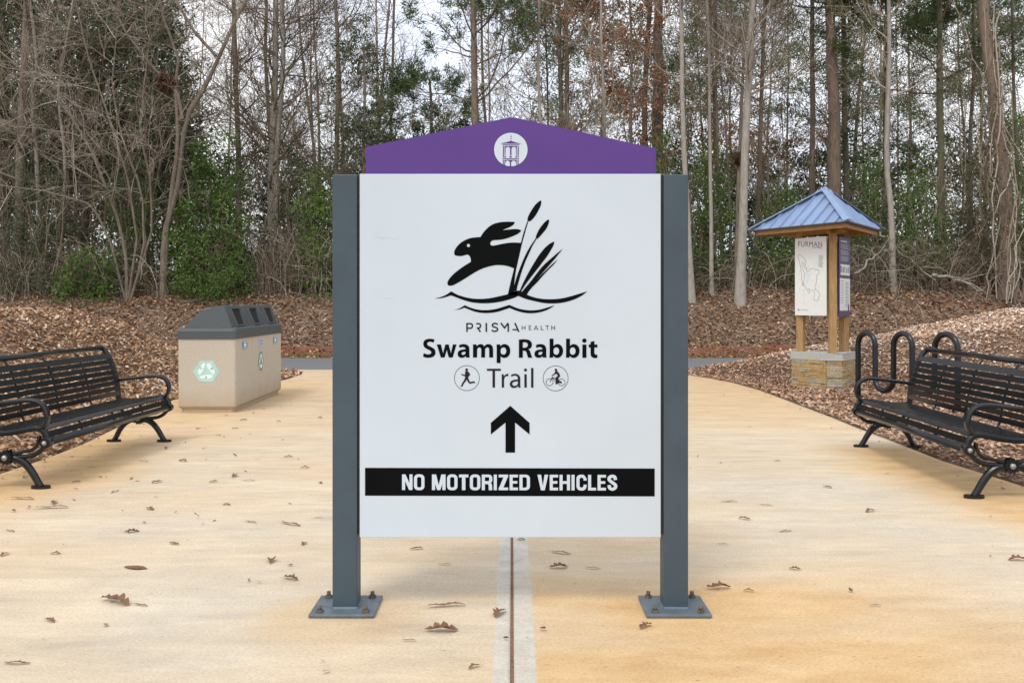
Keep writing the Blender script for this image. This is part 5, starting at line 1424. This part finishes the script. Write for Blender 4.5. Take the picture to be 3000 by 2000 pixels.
# ---- large evergreens upper left
tree('evergreen_tree', 'huge dense dark evergreen filling the upper left, behind bare stems', 'tree', [[(250, 850), (250, 500), (245, 200), (240, 0)]], 29.5, 30, 'bark_dark', kind='ever', seed=51, dens=4.2, extra=3, scale=1.5, t0=.12)
tree('evergreen_tree', 'dense dark evergreen at the left edge of the view', 'tree', [[(20, 850), (15, 500), (10, 200), (5, 0)]], 30, 30, 'bark_dark', kind='ever', seed=52, dens=2.6, extra=3, scale=1.4, t0=.15)
tree('evergreen_tree', 'mid-height olive evergreen just left of the forked small tree', 'tree', [[(430, 850), (430, 500), (425, 250), (430, 120)]], 28.6, 22, 'bark_dark', kind='ever', seed=53, dens=2.8, extra=1.0, scale=1.05, t0=.12)
# ---- broadleaf shrubs
shrub('rhododendron', 'large green broadleaf shrub glowing with sky gaps above the recycling bins', 620, 380, 850, 125, 26.9, 'green', 61, (.09, .16), 250, 34, wr=.36)
shrub('rhododendron', 'green broadleaf shrub at the left of the left sign post', 925, 500, 800, 68, 26.8, 'green', 62, (.08, .14), 130, 32)
shrub('holly_shrub', 'dense low dark green shrub beneath the forked small tree', 620, 690, 860, 130, 26.3, 'green', 63, (.05, .09), 220, 36)
shrub('rhododendron', 'small bright green whorled shrub low at the left in the thicket', 262, 720, 855, 85, 26.2, 'green', 64, (.09, .15), 80, 28)
shrub('privet_shrub', 'grey-green shrub around the middle left thicket', 395, 470, 850, 100, 27.0, 'green', 65, (.05, .09), 190, 34)
shrub('rhododendron', 'little bright whorl of leaves beside the brown brush, left of sign post', 932, 695, 790, 26, 26.0, 'green', 66, (.10, .16), 12, 20, stems=3)
shrub('holly_shrub', 'dark leafy shrub beside the twin trunks, left of the header', 855, 420, 700, 70, 27.8, 'darkgreen', 67, (.06, .1), 90, 30)
shrub('holly_shrub', 'green glossy shrub rising behind the right end of the header', 1940, 390, 800, 70, 27.2, 'green', 68, (.06, .10), 150, 34)
shrub('holly_shrub', 'broad green shrub immediately right of the right sign post', 2075, 410, 820, 80, 27.2, 'green', 69, (.06, .11), 210, 34)
shrub('rhododendron', 'green shrub between the largest pale trunk and the kiosk', 2285, 550, 820, 90, 27.0, 'green', 70, (.07, .12), 190, 32)
shrub('holly_shrub', 'deep green shrub right behind the kiosk roof', 2545, 430, 830, 80, 27.6, 'green', 71, (.06, .11), 170, 32)
shrub('holly_shrub', 'dark evergreen shrub right of the pale kinked trunk', 2700, 440, 820, 100, 27.0, 'green', 72, (.06, .10), 200, 32)
shrub('privet_shrub', 'tall vine-draped green shrub at the right edge of the view', 2985, 300, 820, 75, 26.6, 'green', 73, (.05, .09), 190, 34)
shrub('privet_shrub', 'olive sprays of leaf left of the leaning vine-wrapped trunk', 2850, 470, 820, 75, 27.4, 'olive', 74, (.05, .09), 150, 32)
shrub('holly_shrub', 'dark shrub below the left end of the header, mostly behind the sign', 1090, 420, 830, 70, 28.6, 'darkgreen', 75, (.06, .1), 110, 28)
shrub('privet_shrub', 'olive shrub at the foot of the left edge trunks', 110, 470, 860, 140, 27.0, 'darkgreen', 76, (.05, .09), 230, 34)

# ---- briar thicket: uncountable tangled stems
rng = np.random.RandomState(90)
def dens_px(px):
    return np.interp(px, [-300, 0, 250, 450, 520, 720, 780, 970, 1100, 1900, 2050, 2200, 2400, 2560, 2700, 3000, 3300], [.7, .7, .6, .5, .25, .25, 1, 1, .3, .3, .5, .5, .6, .9, 1.2, 1.1, 1])
hmax = lambda px: np.interp(px, [-300, 0, 450, 520, 720, 780, 960, 1100, 1900, 2100, 2300, 2500, 2700, 3300], [2.4, 2.3, 1.8, .7, .7, 2.5, 2.3, 1.3, 1.3, 1.1, 1.3, 1.5, 1.8, 2.0])
N = 10500
px = rng.uniform(-250, 3250, N * 2); px = px[rng.rand(N * 2) < dens_px(px) / 1.2][:N]; N = len(px)
dy = 26.1 + rng.rand(N) ** 1.2 * 3.6
X = (px - 1500) / FP * dy
hh = hmax(px) * rng.uniform(.25, 1, N) * (1 + .25 * (fbm(X * .7, dy * .7) - .5))
m = 7; u = np.linspace(0, 1, m)
az = rng.uniform(0, 6.283, N); ln = rng.uniform(.25, 1.3, N)
Q = np.zeros((N, m, 3)); fl = rng.rand(N) < .45
z0 = HT(X, dy) + np.where(fl, rng.rand(N) * hh * .8, 0)
hgt = np.where(fl, rng.normal(size=N) * .35, hh * .8)
Q[:, :, 0] = X[:, None] + np.cos(az)[:, None] * ln[:, None] * u ** 1.5
Q[:, :, 1] = dy[:, None] + np.sin(az)[:, None] * ln[:, None] * .6 * u
Q[:, :, 2] = z0[:, None] + hgt[:, None] * (u * (1.9 - .95 * u)) / .95
Q += np.cumsum(rng.normal(size=Q.shape) * .028, axis=1)
gz = HT(Q[:, :, 0], Q[:, :, 1]); Q[:, :, 2] = np.maximum(Q[:, :, 2], gz + .005)
R_ = rng.uniform(.004, .010, N)[:, None] * (1 - .5 * u[None])
rt = rng.rand(N) ** 1.5
V, F, r = tubes(Q, R_, 3, rt)
link('briar_thicket', np_mesh('briar_thicket', V, [F], {'rnd': r}), M['twigs'], kind='stuff', label='tangled brown brush and briars along the top of the bank', category='brush')
# leaf bits caught in the thicket
n = 9000; i = rng.randint(0, N, n); k = rng.randint(0, m, n)
V, F = cards(rng, Q[i, k] + rng.normal(size=(n, 3)) * .04, unit(rng.normal(size=(n, 3))), rng.uniform(.04, .09, n), .5)
link('thicket_leaves', np_mesh('thicket_leaves', V, [F], {'rnd': np.repeat(rng.rand(n), 4)}), M['olive'], kind='stuff', label='sparse olive leaves caught in the roadside brush', category='leaves')

# ---- far wood: one mass of trunks, twigs and evergreen foliage
rng = np.random.RandomState(101)
K = 56
px = np.concatenate([rng.uniform(-350, 700, 16), rng.uniform(700, 3350, K - 16)])
px = px[(px < 1165) | (px > 1300)]; K = len(px)
dd = rng.uniform(34, 56, K); X = (px - 1500) / FP * dd
m = 12; u = np.linspace(0, 1, m); H_ = rng.uniform(13, 20, K) * np.where(px < 620, .9, 1.)
TP = np.zeros((K, m, 3)); TP[:, :, 0] = X[:, None] + rng.normal(size=K)[:, None] * .6 * u; TP[:, :, 1] = dd[:, None]
TP[:, :, 2] = HT(X, dd)[:, None] - .2 + H_[:, None] * u
TP[:, 1:, 0] += np.cumsum(rng.normal(size=(K, m - 1)) * .05, 1)
TR = rng.uniform(.04, .10, K)[:, None] * (1 - .7 * u)
P1, R1 = grow(rng, TP, TR, 30, .10, .98, .7, 1.4, lambda r, n, t: r.uniform(1.4, 3.8, n) * (1.2 - .6 * t), 5, .15, .08, .3, .018, .3)
P2, R2 = grow(rng, P1, R1, 6, .2, 1., .4, 1., lambda r, n, t: r.uniform(.5, 1.5, n), 3, .18, .08, .55, .010, .5)
P3, R3 = grow(rng, P2, R2, 3, .2, 1., .4, 1., lambda r, n, t: r.uniform(.3, .8, n), 1, .18, .08, .6, .009, .6)
V, Fs, r = merge([tubes(TP, TR, 6, rng.uniform(.15, .75, K)), tubes(P1, R1, 3, rng.uniform(.2, .8, len(P1))), tubes(P2, R2, 3, rng.uniform(.2, .8, len(P2))), tubes(P3, R3, 3, rng.uniform(.2, .8, len(P3)))])
link('far_wood', np_mesh('far_wood', V, Fs, {'rnd': r}), M['twigs'], kind='stuff', label='far bare winter wood reading as a haze of trunks and twigs', category='woodland')
# saplings and brush filling the edge of the wood
K = 230
px = rng.uniform(-350, 3350, K); dd = rng.uniform(27.8, 35, K); X = (px - 1500) / FP * dd
m = 9; u = np.linspace(0, 1, m); H_ = rng.uniform(2.5, 7.5, K) * np.where((px > 1130) & (px < 1330), .6, 1)
TP = np.zeros((K, m, 3)); TP[:, :, 0] = X[:, None] + rng.normal(size=K)[:, None] * 1.0 * u ** 1.5; TP[:, :, 1] = dd[:, None]
TP[:, :, 2] = HT(X, dd)[:, None] - .1 + H_[:, None] * u
TP[:, 1:, 0] += np.cumsum(rng.normal(size=(K, m - 1)) * .06, 1)
TR = rng.uniform(.014, .035, K)[:, None] * (1 - .7 * u)
P1, R1 = grow(rng, TP, TR, 15, .1, .98, .6, 1.3, lambda r, n, t: r.uniform(.6, 2.0, n), 5, .16, .03, .4, .008, .4)
P2, R2 = grow(rng, P1, R1, 5, .15, 1., .4, 1., lambda r, n, t: r.uniform(.25, .9, n), 2, .18, .03, .6, .006, .5)
V, Fs, r = merge([tubes(TP, TR, 5, rng.uniform(.2, .9, K)), tubes(P1, R1, 3, rng.uniform(.2, .9, len(P1))), tubes(P2, R2, 3, rng.uniform(.2, .9, len(P2)))])
link('sapling_brush', np_mesh('sapling_brush', V, Fs, {'rnd': r}), M['twigs'], kind='stuff', label='fine bare saplings filling the gaps between the trunks', category='brush')
sel = rng.rand(len(P2)) < .22
V, F, r = leaves_on(rng, P2[sel], 7, (.05, .10), .08, .1, .5, .2)
link('sapling_leaves', np_mesh('sapling_leaves', V, [F], {'rnd': r}), M['green'], kind='stuff', label='scattered green leaves on the saplings', category='leaves')
# evergreen foliage mass in the far wood
def mass(name, n, pxr, dr, zf, mname, seed, label, size=(.10, .2), per=30, R0=.5, wr=.45, clump=0.):
    rng = np.random.RandomState(seed)
    px = rng.uniform(*pxr, n * 4); d_ = rng.uniform(*dr, n * 4); X = (px - 1500) / FP * d_
    zb = HT(X, d_); zz = zb + zf(px, rng, n * 4)
    if clump:
        q = fbm(X * clump + seed * 7, zz * clump * 1.5 + d_ * .12) > .53
        px, d_, X, zz = px[q], d_[q], X[q], zz[q]
    px, d_, X, zz = px[:n], d_[:n], X[:n], zz[:n]; n = len(px)
    ci = np.repeat(np.arange(n), per); R_ = R0 * rng.uniform(.6, 1.4, n)
    dv = unit(rng.normal(size=(n * per, 3)))
    C = np.stack([X, d_, zz], 1)[ci] + dv * (R_[ci] * rng.rand(n * per) ** .5)[:, None] * np.array([1, 1, .6])
    V, F = cards(rng, C, unit(rng.normal(size=dv.shape)), rng.uniform(*size, n * per), wr)
    tone = np.clip(rng.rand(n)[ci] * .5 + rng.rand(n * per) * .5, 0, 1)
    link(name, np_mesh(name, V, [F], {'rnd': np.repeat(tone, 4)}), M[mname], kind='stuff', label=label, category='foliage')
mass('far_undergrowth', 3300, (-450, 3450), (30, 40), lambda px, r, n: r.rand(n) ** 1.1 * np.interp(px, [-450, 450, 620, 900, 1900, 2300, 2600, 3000, 3450], [6.5, 6.0, 4.4, 4.8, 4.8, 4.6, 4.8, 5.6, 6.0]), 'darkgreen', 7, 'dark evergreen undergrowth deep in the wood', per=34)
mass('far_evergreens', 2700, (-450, 560), (28.6, 36), lambda px, r, n: 3 + r.rand(n) * np.interp(px, [-450, 330, 480, 560], [10.5, 10.5, 6.5, 3.0]), 'darkgreen', 8, 'distant dark evergreen crowns filling the upper left', per=36, R0=.6, size=(.08, .17))
mass('far_canopy', 900, (760, 3450), (33, 46), lambda px, r, n: 3.2 + r.rand(n) * np.interp(px, [760, 1120, 1140, 1300, 1340, 1900, 3450], [4.5, 4.5, 3.5, 3.5, 9, 9, 9]), 'olive', 10, 'sparse olive and brown leaves hanging in the wood behind the sign', per=26, R0=.8, size=(.07, .14), clump=.5)
mass('rusty_leaves', 240, (1600, 2450), (31, 40), lambda px, r, n: 3.4 + r.rand(n) * np.where(px < 2000, 7.5, 2.5), 'oakleaf', 11, 'rust-brown dead leaves scattered among the trunks', per=40, R0=.45, size=(.07, .13), clump=.6)
mass('far_pine_boughs', 900, (1560, 3450), (33, 50), lambda px, r, n: 7.0 + r.rand(n) * np.interp(px, [1560, 2100, 2500, 3450], [6, 5, 6, 7]), 'needle', 9, 'distant pine boughs high in the wood to the right', per=62, R0=.5, size=(.16, .28), wr=.14, clump=.45)

# ---- fallen branches on the bank at right
def fallen(path, d, w, label, seed, m_='bark_pale'):
    rng = np.random.RandomState(seed)
    W_ = np.array([P(x, y, d + dz) for x, y, dz in path]); gz = HT(W_[:, 0], W_[:, 1]); W_[:, 2] = np.maximum(W_[:, 2], gz + .02)
    s = np.linspace(0, 1, len(W_)); u = np.linspace(0, 1, 14); Q = np.stack([np.interp(u, s, W_[:, k]) for k in range(3)], 1)
    Q[1:-1] += rng.normal(size=(12, 3)) * .03
    r0 = w / FP * d / 2; base = Q[0].copy(); Q = Q - base
    t = thing('fallen_branch', label, 'branch', tuple(base))
    V, F, r = tubes(Q[None], (r0 * (1 - .6 * u))[None], 7, np.array([.9])); link('limb', np_mesh('limb', V, [F], smooth=True), M[m_], t)
    B, BR = grow(rng, Q[None], (r0 * (1 - .6 * u))[None], 12, .2, 1, .4, 1.1, NL(.3, 1.1), 4, .2, .0, .4, .006, .4)
    B2, BR2 = grow(rng, B, BR, 4, .2, 1, .4, 1.1, NL(.1, .5), 3, .2, .0, .5, .005, .4)
    V, Fs, r = merge([tubes(B, BR, 4, rng.uniform(.5, 1, len(B))), tubes(B2, BR2, 3, rng.uniform(.4, 1, len(B2)))])
    link('side_twigs', np_mesh('side_twigs', V, Fs, {'rnd': r}), M['twigs'], t)
fallen([(2560, 660, 1), (2640, 740, .3), (2740, 820, -.5)], 26.4, 8, 'pale fallen branch sloping down right beside the kiosk', 1)
fallen([(2500, 800, -.3), (2570, 750, .2), (2645, 640, .8)], 26.3, 7, 'fallen limb crossing upwards behind the kiosk side panel', 2)
fallen([(2730, 805, 0), (2800, 815, 0), (2880, 850, -.3)], 25.9, 10, 'pale fallen log lying flat in brush right of the kiosk', 3)
fallen([(3010, 770, .2), (2960, 755, 0), (2958, 790, -.1), (2915, 815, -.3)], 25.9, 9, 'curled pale root-like limb at the right edge of the bank', 4)

# ---- leaf litter and mulch
rng = np.random.RandomState(120)
def litter(name, X, Y, size, mname, label, wr=(.4, .6), tilt=.45, lift=.012, tone=None, cat='leaf litter'):
    n = len(X); Z = HT(X, Y) + lift
    az = rng.uniform(0, 6.283, n)
    D_ = unit(np.stack([np.cos(az), np.sin(az), rng.normal(size=n) * tilt], 1))
    sz = rng.uniform(*size, n); C = np.stack([X, Y, Z], 1) - D_ * sz[:, None] * .5
    C[:, 2] += np.abs(D_[:, 2]) * sz * .5
    nrm = unit(np.stack([rng.normal(size=n) * tilt, rng.normal(size=n) * tilt, np.ones(n)], 1))
    S_ = unit(np.cross(nrm, D_)); Nn = np.cross(D_, S_)
    w = rng.uniform(*wr, n)[:, None] * sz[:, None] * .5; s2 = sz[:, None]; cu = rng.uniform(-.25, .35, n)[:, None]
    # six-vertex curled leaf: base, two left, tip, two right + midrib verts
    a = C; b = C + D_ * s2 * .35 + S_ * w + Nn * s2 * cu * .4; c = C + D_ * s2 * .72 + S_ * w * .75 + Nn * s2 * cu * .3
    t = C + D_ * s2 + Nn * s2 * cu * .25; e = C + D_ * s2 * .72 - S_ * w * .75 + Nn * s2 * cu * .3; f = C + D_ * s2 * .35 - S_ * w + Nn * s2 * cu * .4
    V = np.stack([a, b, c, t, e, f], 1).reshape(-1, 3); k = np.arange(n)[:, None] * 6
    F3 = np.concatenate([k + np.array([[0, 5, 1]]), k + np.array([[4, 3, 2]])]); F4 = k + np.array([[1, 5, 4, 2]])
    tn = tone if tone is not None else rng.rand(n)
    link(name, np_mesh(name, V, [F4, F3], {'rnd': np.repeat(tn, 6)}), M[mname], kind='stuff', label=label, category=cat)
def inview(X, Y, mrg=.56): return np.abs(X) < Y * mrg + .8
n = 78000
Y = rng.uniform(23.0, 29.0, n); X = rng.uniform(-17, 17, n); k = inview(X, Y)
X, Y = X[k], Y[k]
tn = np.clip(rng.rand(len(X)) ** 1.3 * .9 + .25 * (fbm(X * .8, Y * 1.5) - .5), 0, 1)
litter('bank_litter', X, Y, (.045, .115), 'litter', 'brown leaf litter carpeting the bank behind the trail', tone=tn)
n = 95000
Y = rng.uniform(4.6, 18.8, n); X = -rng.uniform(2.5, 11, n)
k = inview(X, Y) & (X < XL(Y) - .02 + .10 * (fbm(X * 2, Y * 2.3) - .35)); X, Y = X[k], Y[k]
litter('verge_litter', X, Y, (.035, .105), 'litter', 'dry brown leaves covering the mound left of the pavement', tone=np.clip(rng.rand(len(X)) ** .9 * .85 + .10, 0, 1), tilt=.38, wr=(.25, .5))
n = 150000
Y = rng.uniform(4.6, 19.2, n); X = rng.uniform(2.2, 11, n)
dr_ = X - XR(Y)
k = inview(X, Y) & (dr_ > .02 + .10 * (fbm(X * 2 + 5, Y * 2.3) - .6)); X, Y, dr_ = X[k], Y[k], dr_[k]
tone = np.clip(rng.rand(len(X)) * .8 + .06 + .42 * sstep(.0, .5, HT(X, Y)) - .18 + .2 * (fbm(X, Y) - .5), 0, 1)
litter('bark_mulch', X, Y, (.03, .085), 'mulch', 'pale shredded bark mulch and leaves covering the right mound', wr=(.22, .5), tone=tone, tilt=.3, cat='mulch')
# sparse strands and roots on the bank
N = 1500
Y = rng.uniform(23.3, 27, N); X = rng.uniform(-15, 15, N); az = rng.uniform(0, 6.28, N); ln = rng.uniform(.15, .8, N); u = np.linspace(0, 1, 5)
Q = np.zeros((N, 5, 3)); Q[:, :, 0] = X[:, None] + (np.cos(az) * ln)[:, None] * u; Q[:, :, 1] = Y[:, None] + (np.sin(az) * ln)[:, None] * u
Q[:, 1:, :2] += np.cumsum(rng.normal(size=(N, 4, 2)) * .03, 1); Q[:, :, 2] = HT(Q[:, :, 0], Q[:, :, 1]) + .03 + rng.rand(N, 1) * .05 * np.sin(u * 3.14)
V, F, r = tubes(Q, np.full((N, 5), .006), 3, rng.uniform(.3, 1, N)); link('bank_twigs', np_mesh('bank_twigs', V, [F], {'rnd': r}), M['twigs'], kind='stuff', label='loose twigs and roots strewn over the leafy bank', category='twigs')
# grass tufts at the foot of the bank
n = 3500; X = rng.uniform(-13, 13, n); Y = 23.05 + rng.rand(n) ** 2 * .6; k = fbm(X * .9, Y) > .45; X, Y = X[k], Y[k]; n = len(X)
V, F = cards(rng, np.stack([X, Y, HT(X, Y) + .02], 1), unit(np.stack([rng.normal(size=n) * .4, rng.normal(size=n) * .4, np.ones(n)], 1)), rng.uniform(.04, .10, n), .12)
link('verge_grass', np_mesh('verge_grass', V, [F], {'rnd': np.repeat(rng.uniform(.4, 1, n), 4)}), M['green'], kind='stuff', label='thin green grass tufts along the far trail edge', category='grass')

# ---- leaf crumbs on the pavement
n = 6000
Y = 2.6 + 15 * rng.rand(n) ** 1.3; X = rng.uniform(-4.2, 3.6, n)
dl = X - XL(Y); dr_ = XR(Y) - X
pr = np.exp(-dl / .40) * 1.0 + np.exp(-dr_ / .14) * .9 + .02 + .045 * (X < -.6)
k = (rng.rand(n) < pr) & (dl > 0.01) & (dr_ > 0.01); X, Y = X[k], Y[k]; n = len(X)
_ht = HT
HT = lambda x, y: np.zeros_like(x) + .002
litter('leaf_crumbs', X, Y, (.006, .045), 'leafbrown', 'small leaf fragments and crumbs scattered on the tan pavement', wr=(.2, .6), tone=rng.rand(n) * .8, tilt=.25, lift=.004, cat='debris')
HT = _ht

# ---- single fallen leaves on the pavement
def leaf_mesh(kind, seed):
    r = random.Random(seed); n = 13; L = []; R = []; Cn = []
    for i in range(n):
        t = i / (n - 1)
        if kind == 'oval': w = .24 * math.sin(math.pi * min(1, t * 1.02)) ** .75
        elif kind == 'lobed': w = .30 * math.sin(math.pi * t) ** .6 * (1.0 if i % 3 == 1 else (.38 if i % 3 == 0 else .7)) + .012
        elif kind == 'strip': w = .10 * math.sin(math.pi * t) ** .5 * (1 if i % 2 else .55) + .008
        else: w = .2 * math.sin(math.pi * t) ** .7 * (1 if i % 4 else .6) + .01
        arch = .07 * math.sin(math.pi * t * 1.1) * (1 if kind != 'strip' else .45) + .03 * math.sin(t * 9 + seed)
        cur = {'oval': .18, 'strip': .25}.get(kind, .55)
        x = t - .5; bend = .10 * math.sin(t * 3 + seed)
        for lst, s in ((L, 1), (R, -1)):
            ww = w * r.uniform(.85, 1.15)
            lst.append((x + (r.uniform(-.02, .05) if kind == 'lobed' else 0), bend + s * ww * math.cos(cur), arch + ww * math.sin(cur) * r.uniform(.6, 1.4)))
        Cn.append((x, bend, arch))
    V = L + Cn + R
    zmin = min(v[2] for v in V); V = [(a, b, c - zmin + .01) for a, b, c in V]
    F = []
    for i in range(n - 1):
        F += [(i, i + 1, n + i + 1, n + i), (n + i, n + i + 1, 2 * n + i + 1, 2 * n + i)]
    # petiole
    k = len(V); a = V[n]
    V += [(a[0], a[1] - .008, a[2]), (a[0], a[1] + .008, a[2]), (a[0] - .22, a[1] + .06, .012), (a[0] - .22, a[1] + .045, .022)]
    F.append((k, k + 1, k + 2, k + 3))
    V = np.array(V); tone = np.clip(.35 + .4 * np.random.RandomState(seed).rand(len(V)) + (.1 if kind == 'oval' else 0), 0, 1)
    V[:, 2] *= .8
    return np_mesh('leaf_' + kind, V, [np.array(F)], {'rnd': tone * (.55 + .4 * r.random())})
LM = {k: [leaf_mesh(k, s) for s in (1, 2, 3)] for k in ('oval', 'lobed', 'strip', 'curl')}
for ms in LM.values():
    for me in ms: me.materials.append(M['leafbrown'])
# (photo-display x, y at 2352 wide, width, kind, label)
big_leaves = [
    (312, 1305, 62, 'oval', 'smooth oval tan leaf lying flat on the lower left pavement'),
    (262, 1385, 92, 'lobed', 'largest dark curled oak leaf at the lower left of the pavement'),
    (322, 1391, 42, 'strip', 'narrow leaf scrap touching the largest curled oak leaf'),
    (127, 1273, 28, 'curl', 'small dark leaf left of and above the oval leaf'),
    (113, 1427, 38, 'lobed', 'crumpled leaf below and left of the largest oak leaf'),
    (302, 1222, 35, 'lobed', 'upright curled leaf above the oval leaf'),
    (118, 1168, 75, 'strip', 'long twisted leaf below the near foot of the left bench'),
    (126, 1156, 40, 'curl', 'reddish curled leaf just behind the long twisted one by the left bench'),
    (24, 1220, 32, 'strip', 'thin brown leaf near the left photo edge'),
    (50, 1147, 62, 'strip', 'long thin leaf in the stain under the left bench'),
    (667, 1330, 46, 'lobed', 'curled leaf left of the left base plate'),
    (668, 1205, 62, 'strip', 'thin twig-like leaf touching the left post halfway up the pavement'),
    (537, 1094, 36, 'curl', 'dark humped leaf in the middle of the left pavement'),
    (572, 1104, 34, 'strip', 'leaf with pale stalk just right of the dark humped one'),
    (490, 1107, 26, 'curl', 'small brown leaf left of the dark humped one'),
    (1026, 1393, 88, 'strip', 'long curled leaf between the sign posts, upper of a pair'),
    (1012, 1448, 78, 'lobed', 'crumpled oak leaf with long stalk, lower of a pair between the posts'),
    (940, 1471, 32, 'strip', 'small yellowish scrap left of the crumpled oak leaf'),
    (1290, 1270, 52, 'strip', 'thin curled leaf right of the joint, just below the sign panel'),
    (1282, 1303, 46, 'lobed', 'pale crumpled leaf right of the joint'),
    (1362, 1305, 36, 'strip', 'straight thin leaf right of the pale crumpled one'),
    (1483, 1440, 46, 'lobed', 'wilted leaf hanging off the front of the right base plate'),
    (1650, 1351, 58, 'lobed', 'brown curled leaf right of the right post'),
    (1720, 1358, 26, 'curl', 'faint small leaf scrap right of the brown curled one'),
    (1660, 1250, 26, 'strip', 'short curled leaf above and right of the right base plate'),
    (1803, 1220, 38, 'strip', 'flat pale leaf in the middle of the right pavement'),
    (1710, 1193, 32, 'curl', 'small dark curled leaf on the right pavement'),
    (1676, 1153, 40, 'strip', 'dark twisted leaf near the right post on the pavement'),
    (2010, 1391, 30, 'strip', 'faint thin leaf at the lower right of the pavement'),
    (1197, 1240, 20, 'lobed', 'tiny crumpled leaf beside the joint under the sign'),
    (957, 1262, 32, 'curl', 'small leaf below the left end of the panel'),
    (1022, 1297, 30, 'strip', 'thin reddish leaf left of the joint'),
]
small_leaves = [(575, 1200), (590, 1055), (650, 1010), (700, 1075), (662, 1050), (735, 1110), (40, 1523), (360, 1108), (175, 1108), (230, 1096), (1655, 1063), (1785, 1060), (2340, 1287), (12, 1275), (540, 985), (500, 1000), (605, 940), (700, 905), (560, 965), (640, 968), (735, 960), (470, 1030), (420, 1060), (300, 1100), (265, 1130), (60, 1095), (210, 1075), (330, 1060), (380, 1030), (520, 955), (455, 985), (2000, 1175), (1900, 1120), (1150, 1410), (1825, 1307), (1090, 1533), (620, 1290), (700, 1250), (450, 1180), (400, 1250), (730, 1190), (1760, 1160), (345, 1170), (520, 1160)]
rl = random.Random(77)
yawf = {'strip': .5, 'lobed': .6, 'curl': 3, 'oval': .2}
for i, (x, y, w, k, lab) in enumerate(big_leaves):
    gx, gy = gpt(x * 3000 / 2352, y * 3000 / 2352)
    L_ = w * 3000 / 2352 / FP * gy
    o = link('fallen_leaf', rl.choice(LM[k]), None, loc=(gx, gy, .003), label=lab, category='leaf', group='dead leaves lying on the pavement')
    o.rotation_euler = (0, 0, rl.uniform(-yawf[k], yawf[k]) + (1.5 if (x, y) == (1483, 1440) else 0)); o.scale = (L_, L_ * .9, L_ * (.35 if k == 'oval' else .9))
def place_words(x, y):
    if x < 300 and y > 1200: return 'small curled leaf scrap near the lower left corner of the pavement'
    if x < 300: return 'small curled leaf scrap on the stained edge below the left bench'
    if x < 480 and y < 1070: return 'small curled leaf scrap between the left bench foot and the recycling bins'
    if x < 480: return 'small curled leaf scrap out on the pavement in front of the left bench'
    if x < 765 and y < 1030: return 'small curled leaf scrap on the pavement beside the recycling bins'
    if x < 765 and y < 1180: return 'small curled leaf scrap on the left pavement, level with the black band'
    if x < 765: return 'small curled leaf scrap on the pavement left of the left sign post foot'
    if x < 1200: return 'tiny leaf scrap on the pavement just left of the centre joint'
    if y < 1200: return 'small leaf scrap on the right pavement towards the right bench'
    return 'small leaf scrap on the lower right pavement'
for (x, y) in small_leaves:
    gx, gy = gpt(x * 3000 / 2352, y * 3000 / 2352); L_ = rl.uniform(.05, .10)
    o = link('fallen_leaf', rl.choice(LM[rl.choice(['lobed', 'strip', 'curl'])]), None, loc=(gx, gy, .003), label=place_words(x, y), category='leaf', group='dead leaves lying on the pavement')
    o.rotation_euler = (0, 0, rl.uniform(0, 6.28)); o.scale = (L_, L_ * .9, L_ * .9)
